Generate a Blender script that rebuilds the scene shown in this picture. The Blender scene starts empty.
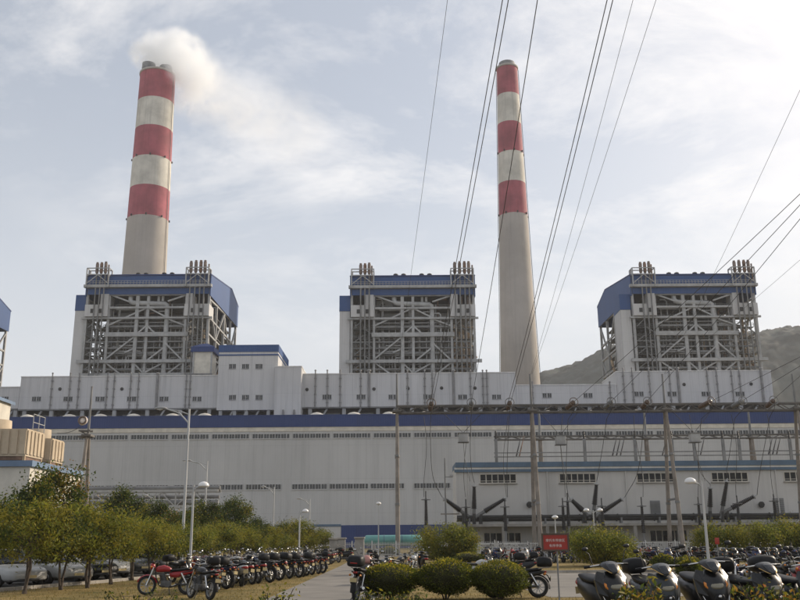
import bpy, bmesh, math, random
import numpy as np
from mathutils import Vector, Matrix

# ------------------------------------------------------------------ camera, sky, sun, exposure
SC = bpy.context.scene
COL = SC.collection
FPX, PITCH, ROLL, EYE = 900.0, math.radians(14.93), math.radians(0.45), 1.65
_F = Vector((0, math.cos(PITCH), math.sin(PITCH)))
_U0 = Vector((0, -math.sin(PITCH), math.cos(PITCH)))
_R0 = Vector((1, 0, 0))
_R = _R0 * math.cos(ROLL) - _U0 * math.sin(ROLL)
_U = _R0 * math.sin(ROLL) + _U0 * math.cos(ROLL)
CAM = Vector((0, 0, EYE))
cam_data = bpy.data.cameras.new('camera')
cam_data.sensor_width = 36.0
cam_data.lens = 36.0 * FPX / 800.0
cam_data.clip_start = 0.1
cam_data.clip_end = 9000
cam = bpy.data.objects.new('camera', cam_data)
COL.objects.link(cam)
m3 = Matrix((_R, _U, -_F)).transposed()
cam.matrix_world = Matrix.Translation(CAM) @ m3.to_4x4()
SC.camera = cam

SUN_EL, SUN_AZ = math.radians(26), math.radians(58)      # azimuth clockwise from the view axis (+y)
world = bpy.data.worlds.new('World')
SC.world = world
world.use_nodes = True
def build_world():
    nt = world.node_tree
    nt.nodes.clear()
    N = nt.nodes.new
    L = nt.links.new
    out = N('ShaderNodeOutputWorld'); bg = N('ShaderNodeBackground')
    sky = N('ShaderNodeTexSky'); sky.sky_type = 'NISHITA'; sky.sun_disc = False
    sky.sun_elevation = SUN_EL; sky.sun_rotation = SUN_AZ
    sky.air_density = 1.0; sky.dust_density = 3.6; sky.ozone_density = 1.0
    tc = N('ShaderNodeTexCoord')
    sep = N('ShaderNodeSeparateXYZ'); L(tc.outputs['Generated'], sep.inputs[0])
    add = N('ShaderNodeMath'); add.operation = 'MAXIMUM'; L(sep.outputs[2], add.inputs[0]); add.inputs[1].default_value = 0.0
    add2 = N('ShaderNodeMath'); add2.operation = 'ADD'; L(add.outputs[0], add2.inputs[0]); add2.inputs[1].default_value = 0.38
    dx = N('ShaderNodeMath'); dx.operation = 'DIVIDE'; L(sep.outputs[0], dx.inputs[0]); L(add2.outputs[0], dx.inputs[1])
    dy = N('ShaderNodeMath'); dy.operation = 'DIVIDE'; L(sep.outputs[1], dy.inputs[0]); L(add2.outputs[0], dy.inputs[1])
    cmb = N('ShaderNodeCombineXYZ'); L(dx.outputs[0], cmb.inputs[0]); L(dy.outputs[0], cmb.inputs[1])
    mp = N('ShaderNodeMapping'); mp.inputs['Rotation'].default_value = (0, 0, math.radians(28)); mp.inputs['Scale'].default_value = (1.5, 2.2, 1)
    mp.inputs['Location'].default_value = (CLOUD_X, CLOUD_Y, 0)
    L(cmb.outputs[0], mp.inputs[0])
    n1 = N('ShaderNodeTexNoise'); n1.inputs['Scale'].default_value = 1.5; n1.inputs['Detail'].default_value = 9
    n1.inputs['Roughness'].default_value = 0.64; n1.inputs['Distortion'].default_value = 0.30
    L(mp.outputs[0], n1.inputs['Vector'])
    r1 = N('ShaderNodeValToRGB'); r1.color_ramp.elements[0].position = 0.44; r1.color_ramp.elements[1].position = 0.68
    L(n1.outputs['Fac'], r1.inputs[0])
    n2 = N('ShaderNodeTexNoise'); n2.inputs['Scale'].default_value = 0.55; n2.inputs['Detail'].default_value = 4
    L(mp.outputs[0], n2.inputs['Vector'])
    r2 = N('ShaderNodeValToRGB'); r2.color_ramp.elements[0].position = 0.36; r2.color_ramp.elements[1].position = 0.56
    L(n2.outputs['Fac'], r2.inputs[0])
    mul = N('ShaderNodeMath'); mul.operation = 'MULTIPLY'; L(r1.outputs[0], mul.inputs[0]); L(r2.outputs[0], mul.inputs[1])
    mul2 = N('ShaderNodeMath'); mul2.operation = 'MULTIPLY'; L(mul.outputs[0], mul2.inputs[0]); hz = N('ShaderNodeMapRange'); hz.interpolation_type = 'SMOOTHSTEP'; hz.inputs['From Min'].default_value = 0.12; hz.inputs['From Max'].default_value = 0.40
    hz.inputs["To Max"].default_value = 0.80; L(sep.outputs[2], hz.inputs['Value']); L(hz.outputs[0], mul2.inputs[1])
    # a veil of haze, thicker towards the horizon all the way round
    veil = N('ShaderNodeMix'); veil.data_type = 'RGBA'; vf = N('ShaderNodeMapRange'); vf.interpolation_type = 'SMOOTHSTEP'; vf.inputs['From Min'].default_value = 0.0; vf.inputs['From Max'].default_value = 0.52
    vf.inputs['To Min'].default_value = VEIL_LOW; vf.inputs['To Max'].default_value = VEIL_HIGH; L(sep.outputs[2], vf.inputs['Value']); L(vf.outputs[0], veil.inputs['Factor'])
    L(sky.outputs[0], veil.inputs['A']); veil.inputs['B'].default_value = VEIL
    mix = N('ShaderNodeMix'); mix.data_type = 'RGBA'
    L(mul2.outputs[0], mix.inputs['Factor']); L(veil.outputs['Result'], mix.inputs['A']); mix.inputs['B'].default_value = CLOUD
    L(mix.outputs['Result'], bg.inputs['Color']); bg.inputs['Strength'].default_value = SKY_STRENGTH
    L(bg.outputs[0], out.inputs[0])
SKY_STRENGTH = 0.135
CLOUD_X, CLOUD_Y = 5.2, 9.1
VEIL = (6.2, 6.5, 6.95, 1)
VEIL_LOW, VEIL_HIGH = 0.85, 0.40
CLOUD = (9.8, 9.4, 9.0, 1)
build_world()
sun_data = bpy.data.lights.new('sun', 'SUN')
sun_data.energy = 4.2
sun_data.angle = math.radians(0.6)
sun_data.color = (1.0, 0.87, 0.70)
sun = bpy.data.objects.new('sun', sun_data)
COL.objects.link(sun)
sdir = Vector((math.sin(SUN_AZ) * math.cos(SUN_EL), math.cos(SUN_AZ) * math.cos(SUN_EL), math.sin(SUN_EL)))
sun.rotation_euler = sdir.to_track_quat('Z', 'Y').to_euler()
SC.view_settings.view_transform = 'Standard'
SC.view_settings.look = 'None'
SC.view_settings.gamma = 1.0
SC.view_settings.exposure = 0.0
SC.view_settings.use_curve_mapping = False
SC.cycles.use_denoising = True
SC.cycles.max_bounces = 9
SC.cycles.diffuse_bounces = 3
SC.cycles.volume_bounces = 8
SC.cycles.volume_step_rate = 1.0
SC.cycles.volume_max_steps = 128

# ------------------------------------------------------------------ helpers
rnd = random.Random(7)
def ray(x, y):
    return _R * ((x - 400) / FPX) + _U * ((300 - y) / FPX) + _F
def P(x, y, D):                      # the point seen at photo pixel (x, y) on the upright plane at distance D
    d = ray(x, y)
    return CAM + d * (D / d.y)
def G(x, y, z=0.0):                  # the ground point seen at that pixel
    d = ray(x, y)
    return CAM + d * ((z - EYE) / d.z)
def ZZ(x, y, D): return P(x, y, D).z
def XX(x, y, D): return P(x, y, D).x

_mats = {}
def mat(name, col, rough=0.7, metal=0.0, var=0.12, scale=0.6, bump=0.0, bscale=40, streak=0.0, coat=0.0, spec=0.5, col2=None, vec='pos'):
    if name in _mats: return _mats[name]
    m = bpy.data.materials.new(name); m.use_nodes = True
    nt = m.node_tree; N = nt.nodes.new; L = nt.links.new
    b = nt.nodes['Principled BSDF']
    b.inputs['Roughness'].default_value = rough; b.inputs['Metallic'].default_value = metal
    b.inputs['Specular IOR Level'].default_value = spec
    b.inputs['Coat Weight'].default_value = coat
    if vec == 'pos':
        g = N('ShaderNodeNewGeometry'); src = g.outputs['Position']
    else:
        g = N('ShaderNodeTexCoord'); src = g.outputs['Object']
    c = Vector(col[:3])
    c2 = Vector(col2) if col2 else c * (1 - var * 1.6)
    nz = N('ShaderNodeTexNoise'); nz.inputs['Scale'].default_value = scale; nz.inputs['Detail'].default_value = 6
    nz.inputs['Roughness'].default_value = 0.62
    L(src, nz.inputs['Vector'])
    rp = N('ShaderNodeValToRGB')
    rp.color_ramp.elements[0].position = 0.36; rp.color_ramp.elements[1].position = 0.64
    rp.color_ramp.elements[0].color = (*c2, 1); rp.color_ramp.elements[1].color = (*(c * (1 + var * 0.4)), 1)
    L(nz.outputs['Fac'], rp.inputs[0])
    last = rp.outputs[0]
    if streak > 0:
        mp = N('ShaderNodeMapping'); mp.inputs['Scale'].default_value = (0.9, 0.9, 0.035); L(src, mp.inputs[0])
        n2 = N('ShaderNodeTexNoise'); n2.inputs['Scale'].default_value = 1.0; n2.inputs['Detail'].default_value = 5
        n2.inputs['Roughness'].default_value = 0.7
        L(mp.outputs[0], n2.inputs['Vector'])
        r2 = N('ShaderNodeValToRGB'); r2.color_ramp.elements[0].position = 0.5; r2.color_ramp.elements[1].position = 0.72
        r2.color_ramp.elements[0].color = (0, 0, 0, 1); r2.color_ramp.elements[1].color = (streak, streak, streak, 1)
        L(n2.outputs['Fac'], r2.inputs[0])
        mx = N('ShaderNodeMix'); mx.data_type = 'RGBA'
        L(r2.outputs[0], mx.inputs['Factor']); L(last, mx.inputs['A']); mx.inputs['B'].default_value = (*(c * 0.45), 1)
        last = mx.outputs['Result']
    L(last, b.inputs['Base Color'])
    if bump > 0:
        n3 = N('ShaderNodeTexNoise'); n3.inputs['Scale'].default_value = bscale; n3.inputs['Detail'].default_value = 5
        L(src, n3.inputs['Vector'])
        bp = N('ShaderNodeBump'); bp.inputs['Strength'].default_value = bump; bp.inputs['Distance'].default_value = 0.05
        L(n3.outputs['Fac'], bp.inputs['Height']); L(bp.outputs[0], b.inputs['Normal'])
    _mats[name] = m
    return m

def cladding(name, col, panel=6.2, seam=0.8, var=0.06, streak=0.25, rough=0.6):
    """profiled steel sheet: long vertical sheets, each a shade of its own, with dirt runs and ribs"""
    m = mat(name, col, rough=rough, var=var, scale=0.05, streak=streak)
    nt = m.node_tree; N = nt.nodes.new; L = nt.links.new
    b = nt.nodes['Principled BSDF']
    prev = b.inputs['Base Color'].links[0].from_socket
    g = N('ShaderNodeNewGeometry'); sp = N('ShaderNodeSeparateXYZ'); L(g.outputs['Position'], sp.inputs[0])
    ad = N('ShaderNodeMath'); ad.operation = 'ADD'; L(sp.outputs[0], ad.inputs[0]); L(sp.outputs[1], ad.inputs[1])
    dv = N('ShaderNodeMath'); dv.operation = 'DIVIDE'; L(ad.outputs[0], dv.inputs[0]); dv.inputs[1].default_value = panel
    fl = N('ShaderNodeMath'); fl.operation = 'FLOOR'; L(dv.outputs[0], fl.inputs[0])
    wn = N('ShaderNodeTexWhiteNoise'); wn.noise_dimensions = '1D'; L(fl.outputs[0], wn.inputs['W'])
    mr = N('ShaderNodeMapRange'); mr.inputs['To Min'].default_value = 0.93; mr.inputs['To Max'].default_value = 1.03
    L(wn.outputs['Value'], mr.inputs['Value'])
    fr = N('ShaderNodeMath'); fr.operation = 'FRACT'; L(dv.outputs[0], fr.inputs[0])
    gt = N('ShaderNodeMath'); gt.operation = 'LESS_THAN'; L(fr.outputs[0], gt.inputs[0]); gt.inputs[1].default_value = 0.14 / panel
    ms = N('ShaderNodeMapRange'); ms.inputs['To Min'].default_value = 1.0; ms.inputs['To Max'].default_value = seam
    L(gt.outputs[0], ms.inputs['Value'])
    mm = N('ShaderNodeMath'); mm.operation = 'MULTIPLY'; L(mr.outputs[0], mm.inputs[0]); L(ms.outputs[0], mm.inputs[1])
    dz = N('ShaderNodeMath'); dz.operation = 'DIVIDE'; L(sp.outputs[2], dz.inputs[0]); dz.inputs[1].default_value = 7.3
    fz = N('ShaderNodeMath'); fz.operation = 'FRACT'; L(dz.outputs[0], fz.inputs[0])
    lz = N('ShaderNodeMath'); lz.operation = 'LESS_THAN'; L(fz.outputs[0], lz.inputs[0]); lz.inputs[1].default_value = 0.02
    kz = N('ShaderNodeMapRange'); kz.inputs['To Min'].default_value = 1.0; kz.inputs['To Max'].default_value = 0.93; L(lz.outputs[0], kz.inputs['Value'])
    m2 = N('ShaderNodeMath'); m2.operation = 'MULTIPLY'; L(mm.outputs[0], m2.inputs[0]); L(kz.outputs[0], m2.inputs[1]); mm = m2
    vm = N('ShaderNodeVectorMath'); vm.operation = 'SCALE'; L(prev, vm.inputs[0]); L(mm.outputs[0], vm.inputs['Scale'])
    L(vm.outputs[0], b.inputs['Base Color'])
    wv = N('ShaderNodeMath'); wv.operation = 'SINE'
    ws = N('ShaderNodeMath'); ws.operation = 'MULTIPLY'; L(ad.outputs[0], ws.inputs[0]); ws.inputs[1].default_value = 12.0
    L(ws.outputs[0], wv.inputs[0])
    bp = N('ShaderNodeBump'); bp.inputs['Strength'].default_value = 0.12; bp.inputs['Distance'].default_value = 0.03
    L(wv.outputs[0], bp.inputs['Height']); L(bp.outputs[0], b.inputs['Normal'])
    return m

def leafmat(name, col, var=0.35):
    if name in _mats: return _mats[name]
    m = bpy.data.materials.new(name); m.use_nodes = True
    nt = m.node_tree; N = nt.nodes.new; L = nt.links.new
    b = nt.nodes['Principled BSDF']; b.inputs['Roughness'].default_value = 0.65; b.inputs['Specular IOR Level'].default_value = 0.25
    g = N('ShaderNodeNewGeometry')
    rp = N('ShaderNodeValToRGB'); c = Vector(col)
    rp.color_ramp.elements[0].color = (*(c * (1 - var)), 1)
    rp.color_ramp.elements[1].color = (min(1, c[0] * (1 + var * 1.2)), min(1, c[1] * (1 + var)), c[2] * (1 + var * 0.4), 1)
    L(g.outputs['Random Per Island'], rp.inputs[0]); L(rp.outputs[0], b.inputs['Base Color'])
    tr = N('ShaderNodeBsdfTranslucent'); L(rp.outputs[0], tr.inputs['Color'])
    mx = N('ShaderNodeMixShader'); mx.inputs[0].default_value = 0.45
    L(b.outputs[0], mx.inputs[1]); L(tr.outputs[0], mx.inputs[2])
    L(mx.outputs[0], nt.nodes['Material Output'].inputs['Surface'])
    _mats[name] = m
    return m

class MB:
    """collects shapes; build() links them as ONE mesh object"""
    def __init__(s): s.v = []; s.f = []; s.sm = []
    def add(s, vs, fs, smooth=False):
        o = len(s.v); s.v += [tuple(p) for p in vs]
        for f in fs:
            s.f.append([i + o for i in f]); s.sm.append(smooth)
        return s
    def box(s, x0, x1, y0, y1, z0, z1):
        vs = [(x, y, z) for z in (z0, z1) for y in (y0, y1) for x in (x0, x1)]
        return s.add(vs, [(0, 2, 3, 1), (4, 5, 7, 6), (0, 1, 5, 4), (2, 6, 7, 3), (0, 4, 6, 2), (1, 3, 7, 5)])
    def cbox(s, cx, cy, cz, sx, sy, sz): return s.box(cx - sx / 2, cx + sx / 2, cy - sy / 2, cy + sy / 2, cz - sz / 2, cz + sz / 2)
    def bbox(s, x0, x1, y0, y1, z0, z1, c):      # box with chamfered edges
        bm = bmesh.new(); bmesh.ops.create_cube(bm, size=1.0)
        for v in bm.verts:
            v.co = ((x0 + x1) / 2 + v.co.x * (x1 - x0), (y0 + y1) / 2 + v.co.y * (y1 - y0), (z0 + z1) / 2 + v.co.z * (z1 - z0))
        bmesh.ops.bevel(bm, geom=bm.edges[:], offset=c, segments=2, affect='EDGES', profile=0.6)
        bm.verts.index_update()
        s.add([v.co[:] for v in bm.verts], [[v.index for v in f.verts] for f in bm.faces], True)
        bm.free(); return s
    @staticmethod
    def frame(d):
        d = Vector(d).normalized()
        a = Vector((0, 0, 1)) if abs(d.z) < 0.95 else Vector((0, 1, 0))
        u = d.cross(a).normalized(); return d, u, u.cross(d)
    def bar(s, p, q, w, h=None):
        h = h or w; p = Vector(p); q = Vector(q); d, u, n = s.frame(q - p)
        vs = [b + u * (w / 2 * i) + n * (h / 2 * j) for b in (p, q) for j in (-1, 1) for i in (-1, 1)]
        return s.add(vs, [(0, 2, 3, 1), (4, 5, 7, 6), (0, 1, 5, 4), (2, 6, 7, 3), (0, 4, 6, 2), (1, 3, 7, 5)])
    def tube(s, p, q, r0, r1=None, n=8, caps=True):
        r1 = r0 if r1 is None else r1
        p = Vector(p); q = Vector(q); d, u, w = s.frame(q - p)
        cs = [(math.cos(2 * math.pi * i / n), math.sin(2 * math.pi * i / n)) for i in range(n)]
        a = [p + (u * c + w * t) * r0 for c, t in cs]; b = [q + (u * c + w * t) * r1 for c, t in cs]
        s.add(a + b, [(i, (i + 1) % n, n + (i + 1) % n, n + i) for i in range(n)], True)
        if caps: s.add(a, [list(range(n))[::-1]]); s.add(b, [list(range(n))])
        return s
    def path(s, pts, r, n=8):
        pts = [Vector(p) for p in pts]
        rs = r if isinstance(r, (list, tuple)) else [r] * len(pts)
        vs = []; fs = []
        d0 = (pts[1] - pts[0]).normalized(); _, u, w = s.frame(d0)
        for i, p in enumerate(pts):
            d = (pts[min(i + 1, len(pts) - 1)] - pts[max(i - 1, 0)]).normalized()
            u = (u - d * u.dot(d)).normalized(); w = u.cross(d)
            for k in range(n):
                t = 2 * math.pi * k / n; vs.append(p + (u * math.cos(t) + w * math.sin(t)) * rs[i])
        for i in range(len(pts) - 1):
            for k in range(n):
                fs.append((i * n + k, i * n + (k + 1) % n, (i + 1) * n + (k + 1) % n, (i + 1) * n + k))
        s.add(vs, fs, True); s.add(vs[:n], [list(range(n))[::-1]]); s.add(vs[-n:], [list(range(n))])
        return s
    def lathe(s, prof, base=(0, 0, 0), axis=(0, 0, 1), n=16, smooth=True, caps=True):
        base = Vector(base); d, u, w = s.frame(axis); vs = []; fs = []
        for r, h in prof:
            for k in range(n):
                t = 2 * math.pi * k / n; vs.append(base + d * h + (u * math.cos(t) + w * math.sin(t)) * r)
        for i in range(len(prof) - 1):
            for k in range(n):
                fs.append((i * n + k, i * n + (k + 1) % n, (i + 1) * n + (k + 1) % n, (i + 1) * n + k))
        s.add(vs, fs, smooth)
        if caps and prof[0][0] > 1e-4: s.add(vs[:n], [list(range(n))[::-1]])
        if caps and prof[-1][0] > 1e-4: s.add(vs[-n:], [list(range(n))])
        return s
    def torus(s, c, axis, R, r, n=20, k=8):
        c = Vector(c); d, u, w = s.frame(axis); vs = []; fs = []
        for i in range(n):
            t = 2 * math.pi * i / n; e = u * math.cos(t) + w * math.sin(t)
            for j in range(k):
                q = 2 * math.pi * j / k; vs.append(c + e * (R + r * math.cos(q)) + d * (r * math.sin(q)))
        for i in range(n):
            for j in range(k):
                fs.append((i * k + j, ((i + 1) % n) * k + j, ((i + 1) % n) * k + (j + 1) % k, i * k + (j + 1) % k))
        return s.add(vs, fs, True)
    def loft(s, secs, n=14, e=2.6, axis='x'):
        """secs: (along, centre a, centre b, half a, half b) superellipse rings; axis x: a=y b=z; axis z: a=x b=y"""
        vs = []; fs = []
        for t, ca, cb, ha, hb in secs:
            for k in range(n):
                q = 2 * math.pi * k / n; c, sn = math.cos(q), math.sin(q)
                a = ca + ha * math.copysign(abs(c) ** (2 / e), c); b = cb + hb * math.copysign(abs(sn) ** (2 / e), sn)
                vs.append((t, a, b) if axis == 'x' else (a, b, t))
        m = len(secs)
        for i in range(m - 1):
            for k in range(n):
                fs.append((i * n + k, i * n + (k + 1) % n, (i + 1) * n + (k + 1) % n, (i + 1) * n + k))
        fs.append(list(range(n))[::-1]); fs.append([(m - 1) * n + k for k in range(n)])
        return s.add(vs, fs, True)
    def prism(s, poly, y0, y1, plane='xz'):
        n = len(poly)
        def mk(a, b, t): return {'xz': (a, t, b), 'yz': (t, a, b), 'xy': (a, b, t)}[plane]
        vs = [mk(a, b, y0) for a, b in poly] + [mk(a, b, y1) for a, b in poly]
        return s.add(vs, [list(range(n))[::-1], [n + i for i in range(n)]] + [(i, (i + 1) % n, n + (i + 1) % n, n + i) for i in range(n)])
    def mesh(s, name, m):
        me = bpy.data.meshes.new(name); me.from_pydata(s.v, [], s.f)
        me.polygons.foreach_set('use_smooth', s.sm)
        me.materials.append(m); me.validate(); return me
    def build(s, name, m, parent=None, loc=None):
        o = bpy.data.objects.new(name, s.mesh(name, m)); COL.objects.link(o)
        if parent is not None: o.parent = parent
        if loc is not None: o.location = loc
        return o

def nth(i):
    a = ['first', 'second', 'third', 'fourth', 'fifth', 'sixth', 'seventh', 'eighth', 'ninth', 'tenth', 'eleventh', 'twelfth', 'thirteenth', 'fourteenth', 'fifteenth', 'sixteenth', 'seventeenth', 'eighteenth', 'nineteenth', 'twentieth']
    return a[i] if i < 20 else 'twenty ' + a[i - 20]
def tag(o, label, cat, group=None, kind=None):
    o['label'] = label; o['category'] = cat
    if group: o['group'] = group
    if kind: o['kind'] = kind
    return o
def thing(name, label, cat, loc=(0, 0, 0), rz=0.0, group=None, kind=None):
    o = bpy.data.objects.new(name, None); COL.objects.link(o)
    o.empty_display_size = 0.2
    o.location = loc; o.rotation_euler = (0, 0, rz)
    return tag(o, label, cat, group, kind)
def children_map():
    d = {}
    for o in COL.objects:
        if o.parent: d.setdefault(o.parent.name, []).append(o)
    return d
def copy_tree(o, cm, parent=None, recolor=None, drop=()):
    c = o.copy(); COL.objects.link(c); c.parent = parent
    if parent is not None: c.matrix_parent_inverse = o.matrix_parent_inverse
    if recolor and c.type == 'MESH' and c.material_slots:
        for sl in c.material_slots:
            k = sl.material.name if sl.material else ''
            if k in recolor:
                sl.link = 'OBJECT'; sl.material = recolor[k]
    for ch in cm.get(o.name, []):
        if ch.name.split('.')[0] in drop: continue
        copy_tree(ch, cm, c, recolor, drop)
    return c
def remove_tree(o, cm):
    for ch in cm.get(o.name, []): remove_tree(ch, cm)
    bpy.data.objects.remove(o)

# ------------------------------------------------------------------ materials
M = {}
M['hall'] = cladding('hall_cladding', (0.49, 0.487, 0.48), panel=6.2, seam=0.93, streak=0.30)
M['bunker'] = cladding('bunker_cladding', (0.57, 0.56, 0.55), panel=6.0, seam=0.85, streak=0.38)
M['blue'] = cladding('blue_cladding', (0.008, 0.034, 0.15), panel=5.0, seam=0.9, streak=0.12)
M['hoodblue'] = cladding('hood_blue_cladding', (0.020, 0.072, 0.22), panel=4.0, seam=0.92, streak=0.10)
M['teal'] = mat('teal_paint', (0.09, 0.15, 0.22), rough=0.55, streak=0.2)
M['white'] = mat('white_paint', (0.72, 0.70, 0.66), rough=0.5, streak=0.2)
M['cream'] = mat('cream_cladding', (0.62, 0.58, 0.50), rough=0.6, streak=0.2)
M['steel'] = mat('grey_steel', (0.38, 0.38, 0.375), rough=0.6, var=0.15, streak=0.2)
M['steel2'] = mat('dull_steel', (0.19, 0.19, 0.188), rough=0.65, var=0.2)
M['ventpipe'] = mat('vent_pipe_grey', (0.25, 0.245, 0.24), rough=0.65, var=0.2)
M['dark'] = mat('dark_steel', (0.045, 0.044, 0.043), rough=0.7, var=0.25)
M['body'] = mat('boiler_casing', (0.075, 0.074, 0.073), rough=0.7, var=0.3, scale=0.3, streak=0.4)
M['rust'] = mat('rust_brown_pipe', (0.20, 0.12, 0.08), rough=0.75, var=0.35, scale=1.0)
M['silencer'] = mat('silencer_brown', (0.20, 0.15, 0.125), rough=0.7, var=0.3, scale=1.2)
M['tanpipe'] = mat('tan_lagging', (0.42, 0.30, 0.18), rough=0.7, var=0.25, scale=0.8)
M['glass'] = mat('dark_glass', (0.02, 0.022, 0.025), rough=0.12, var=0.3, spec=0.6)
M['paneglass'] = mat('switchgear_glass', (0.012, 0.013, 0.014), rough=0.2, var=0.3, spec=0.25)
M['louvre'] = mat('louvre_dark', (0.035, 0.034, 0.034), rough=0.6)
M['concrete'] = mat('concrete', (0.34, 0.32, 0.29), rough=0.9, var=0.2, scale=0.7, streak=0.3, bump=0.2, bscale=8)
M['polecon'] = mat('pole_concrete', (0.24, 0.21, 0.18), rough=0.9, var=0.2, scale=0.8, streak=0.3)
M['render'] = mat('pale_render', (0.54, 0.525, 0.50), rough=0.85, var=0.08, scale=0.12, streak=0.28)
M['lead'] = mat('gantry_beam_steel', (0.14, 0.13, 0.12), rough=0.7, var=0.25)
M['black'] = mat('black_rubber', (0.018, 0.018, 0.019), rough=0.55, var=0.2, vec='obj')
M['porcelain'] = mat('dark_porcelain', (0.014, 0.012, 0.012), rough=0.3, var=0.2)
M['brownins'] = mat('brown_insulator', (0.13, 0.085, 0.06), rough=0.35, var=0.25, scale=3)
M['wire'] = mat('wire_aluminium', (0.05, 0.05, 0.05), rough=0.6)
M['galv'] = mat('galvanised_pole', (0.48, 0.48, 0.47), rough=0.5, metal=0.1, var=0.1, streak=0.15)
M['lampwhite'] = mat('lamp_bowl', (0.75, 0.74, 0.72), rough=0.3, var=0.05)
M['beige'] = mat('beige_panel', (0.50, 0.40, 0.28), rough=0.75, var=0.12, scale=0.8, streak=0.3)
M['bluetrim'] = mat('blue_grey_trim', (0.15, 0.22, 0.33), rough=0.6)
M['red'] = mat('sign_red', (0.36, 0.03, 0.018), rough=0.45)
M['signwhite'] = mat('sign_white', (0.75, 0.68, 0.62), rough=0.5)
# ------------------------------------------------------------------ ground, roads, hill
def ground_mat():
    m = bpy.data.materials.new('dry_lawn'); m.use_nodes = True
    nt = m.node_tree; N = nt.nodes.new; L = nt.links.new; b = nt.nodes['Principled BSDF']
    b.inputs['Roughness'].default_value = 0.95; b.inputs['Specular IOR Level'].default_value = 0.1
    g = N('ShaderNodeNewGeometry')
    a = N('ShaderNodeTexNoise'); a.inputs['Scale'].default_value = 0.45; a.inputs['Detail'].default_value = 8; a.inputs['Roughness'].default_value = 0.7
    L(g.outputs['Position'], a.inputs['Vector'])
    r = N('ShaderNodeValToRGB'); e = r.color_ramp.elements
    e[0].position = 0.32; e[0].color = (0.09, 0.085, 0.03, 1); e[1].position = 0.68; e[1].color = (0.31, 0.22, 0.095, 1)
    k = e.new(0.5); k.color = (0.20, 0.15, 0.06, 1)
    L(a.outputs['Fac'], r.inputs[0])
    c = N('ShaderNodeTexNoise'); c.inputs['Scale'].default_value = 14; c.inputs['Detail'].default_value = 4
    L(g.outputs['Position'], c.inputs['Vector'])
    mr = N('ShaderNodeMapRange'); mr.inputs['From Min'].default_value = 0.3; mr.inputs['From Max'].default_value = 0.7
    mr.inputs['To Min'].default_value = 0.65; mr.inputs['To Max'].default_value = 1.2; L(c.outputs['Fac'], mr.inputs['Value'])
    v = N('ShaderNodeVectorMath'); v.operation = 'SCALE'; L(r.outputs[0], v.inputs[0]); L(mr.outputs[0], v.inputs['Scale'])
    L(v.outputs[0], b.inputs['Base Color'])
    bp = N('ShaderNodeBump'); bp.inputs['Strength'].default_value = 0.7; bp.inputs['Distance'].default_value = 0.06
    L(c.outputs['Fac'], bp.inputs['Height']); L(bp.outputs[0], b.inputs['Normal'])
    return m
M['lawn'] = ground_mat()
M['roadcon'] = mat('concrete_road', (0.18, 0.165, 0.145), rough=0.9, var=0.16, scale=0.5, bump=0.25, bscale=20)
M['asphalt'] = mat('asphalt', (0.06, 0.058, 0.055), rough=0.9, var=0.2, scale=0.6, bump=0.2, bscale=30)
M['kerb'] = mat('kerb_concrete', (0.36, 0.33, 0.29), rough=0.9, var=0.2, scale=1.5, bump=0.2, bscale=15)
def flat(name, poly, z, m, label):
    mb = MB(); mb.add([(x, y, z) for x, y in poly], [list(range(len(poly)))])
    return tag(mb.build(name, m), label, 'ground', kind='structure')
tag(MB().add([(-3000, -300, 0), (3000, -300, 0), (3000, 4000, 0), (-3000, 4000, 0)], [(0, 1, 2, 3)]).build('ground', M['lawn']),
    'dry yellow lawn and bare soil under the whole site', 'ground', kind='structure')
flat('road', [(-4.0, -20), (-0.9, -20), (-0.9, 30), (-1.2, 62), (-1.8, 97), (-4.6, 97), (-4.1, 62), (-4.0, 30)], 0.006, M['roadcon'], 'narrow concrete road running away past the parked motorcycles')
flat('parking_lot', [(-40, 20), (-17.6, 20), (-14.6, 32), (-12.6, 40), (-9.5, 58), (-8.5, 75), (-40, 75)], 0.005, M['asphalt'], 'dark asphalt car park under the parked cars')
flat('paved_yard', [(4.3, 27.5), (9.7, 27.5), (9.7, 36.0), (60, 36.0), (60, 46.5), (-0.9, 46.5), (-0.9, 44), (4.0, 36)], 0.007, M['roadcon'], 'pale concrete yard behind the red notice board')
flat('works_road', [(-80, 96), (120, 96), (120, 104), (-80, 104)], 0.008, M['roadcon'], 'concrete works road in front of the switchgear building')
flat('footpath', [(3.0, 13), (40, 13), (40, 19.6), (3.0, 19.6)], 0.005, M['roadcon'], 'concrete parking strip under the near scooters')
def kerb(pts, label):
    t = thing('kerb', label, 'kerb', kind='structure')
    for (x0, y0), (x1, y1) in zip(pts[:-1], pts[1:]):
        n = max(1, int(math.hypot(x1 - x0, y1 - y0) / 1.0))
        d = Vector((x1 - x0, y1 - y0, 0)) / n
        for i in range(n):
            a = Vector((x0, y0, 0)) + d * i; e = a + d * 0.985
            up = Vector((0, 0, 0.06 + rnd.uniform(-.006, .006)))
            MB().bar(a + up, e + up, 0.14, 0.13).build('kerbstone', M['kerb'], t)
    return t
kerb([(-17.5, 20), (-14.5, 32), (-12.5, 40), (-9.4, 58)], 'kerb line between the dry lawn and the parked cars')
kerb([(-0.9, 47), (60, 47)], 'kerb at the far side of the pale yard')
kerb([(9.7, 27.6), (9.7, 35.9), (60, 35.9)], 'kerb around the lawn island behind the near scooters')
kerb([(-0.8, 20), (-0.8, 43.5)], 'kerb between the road and the clipped round bushes')

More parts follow.
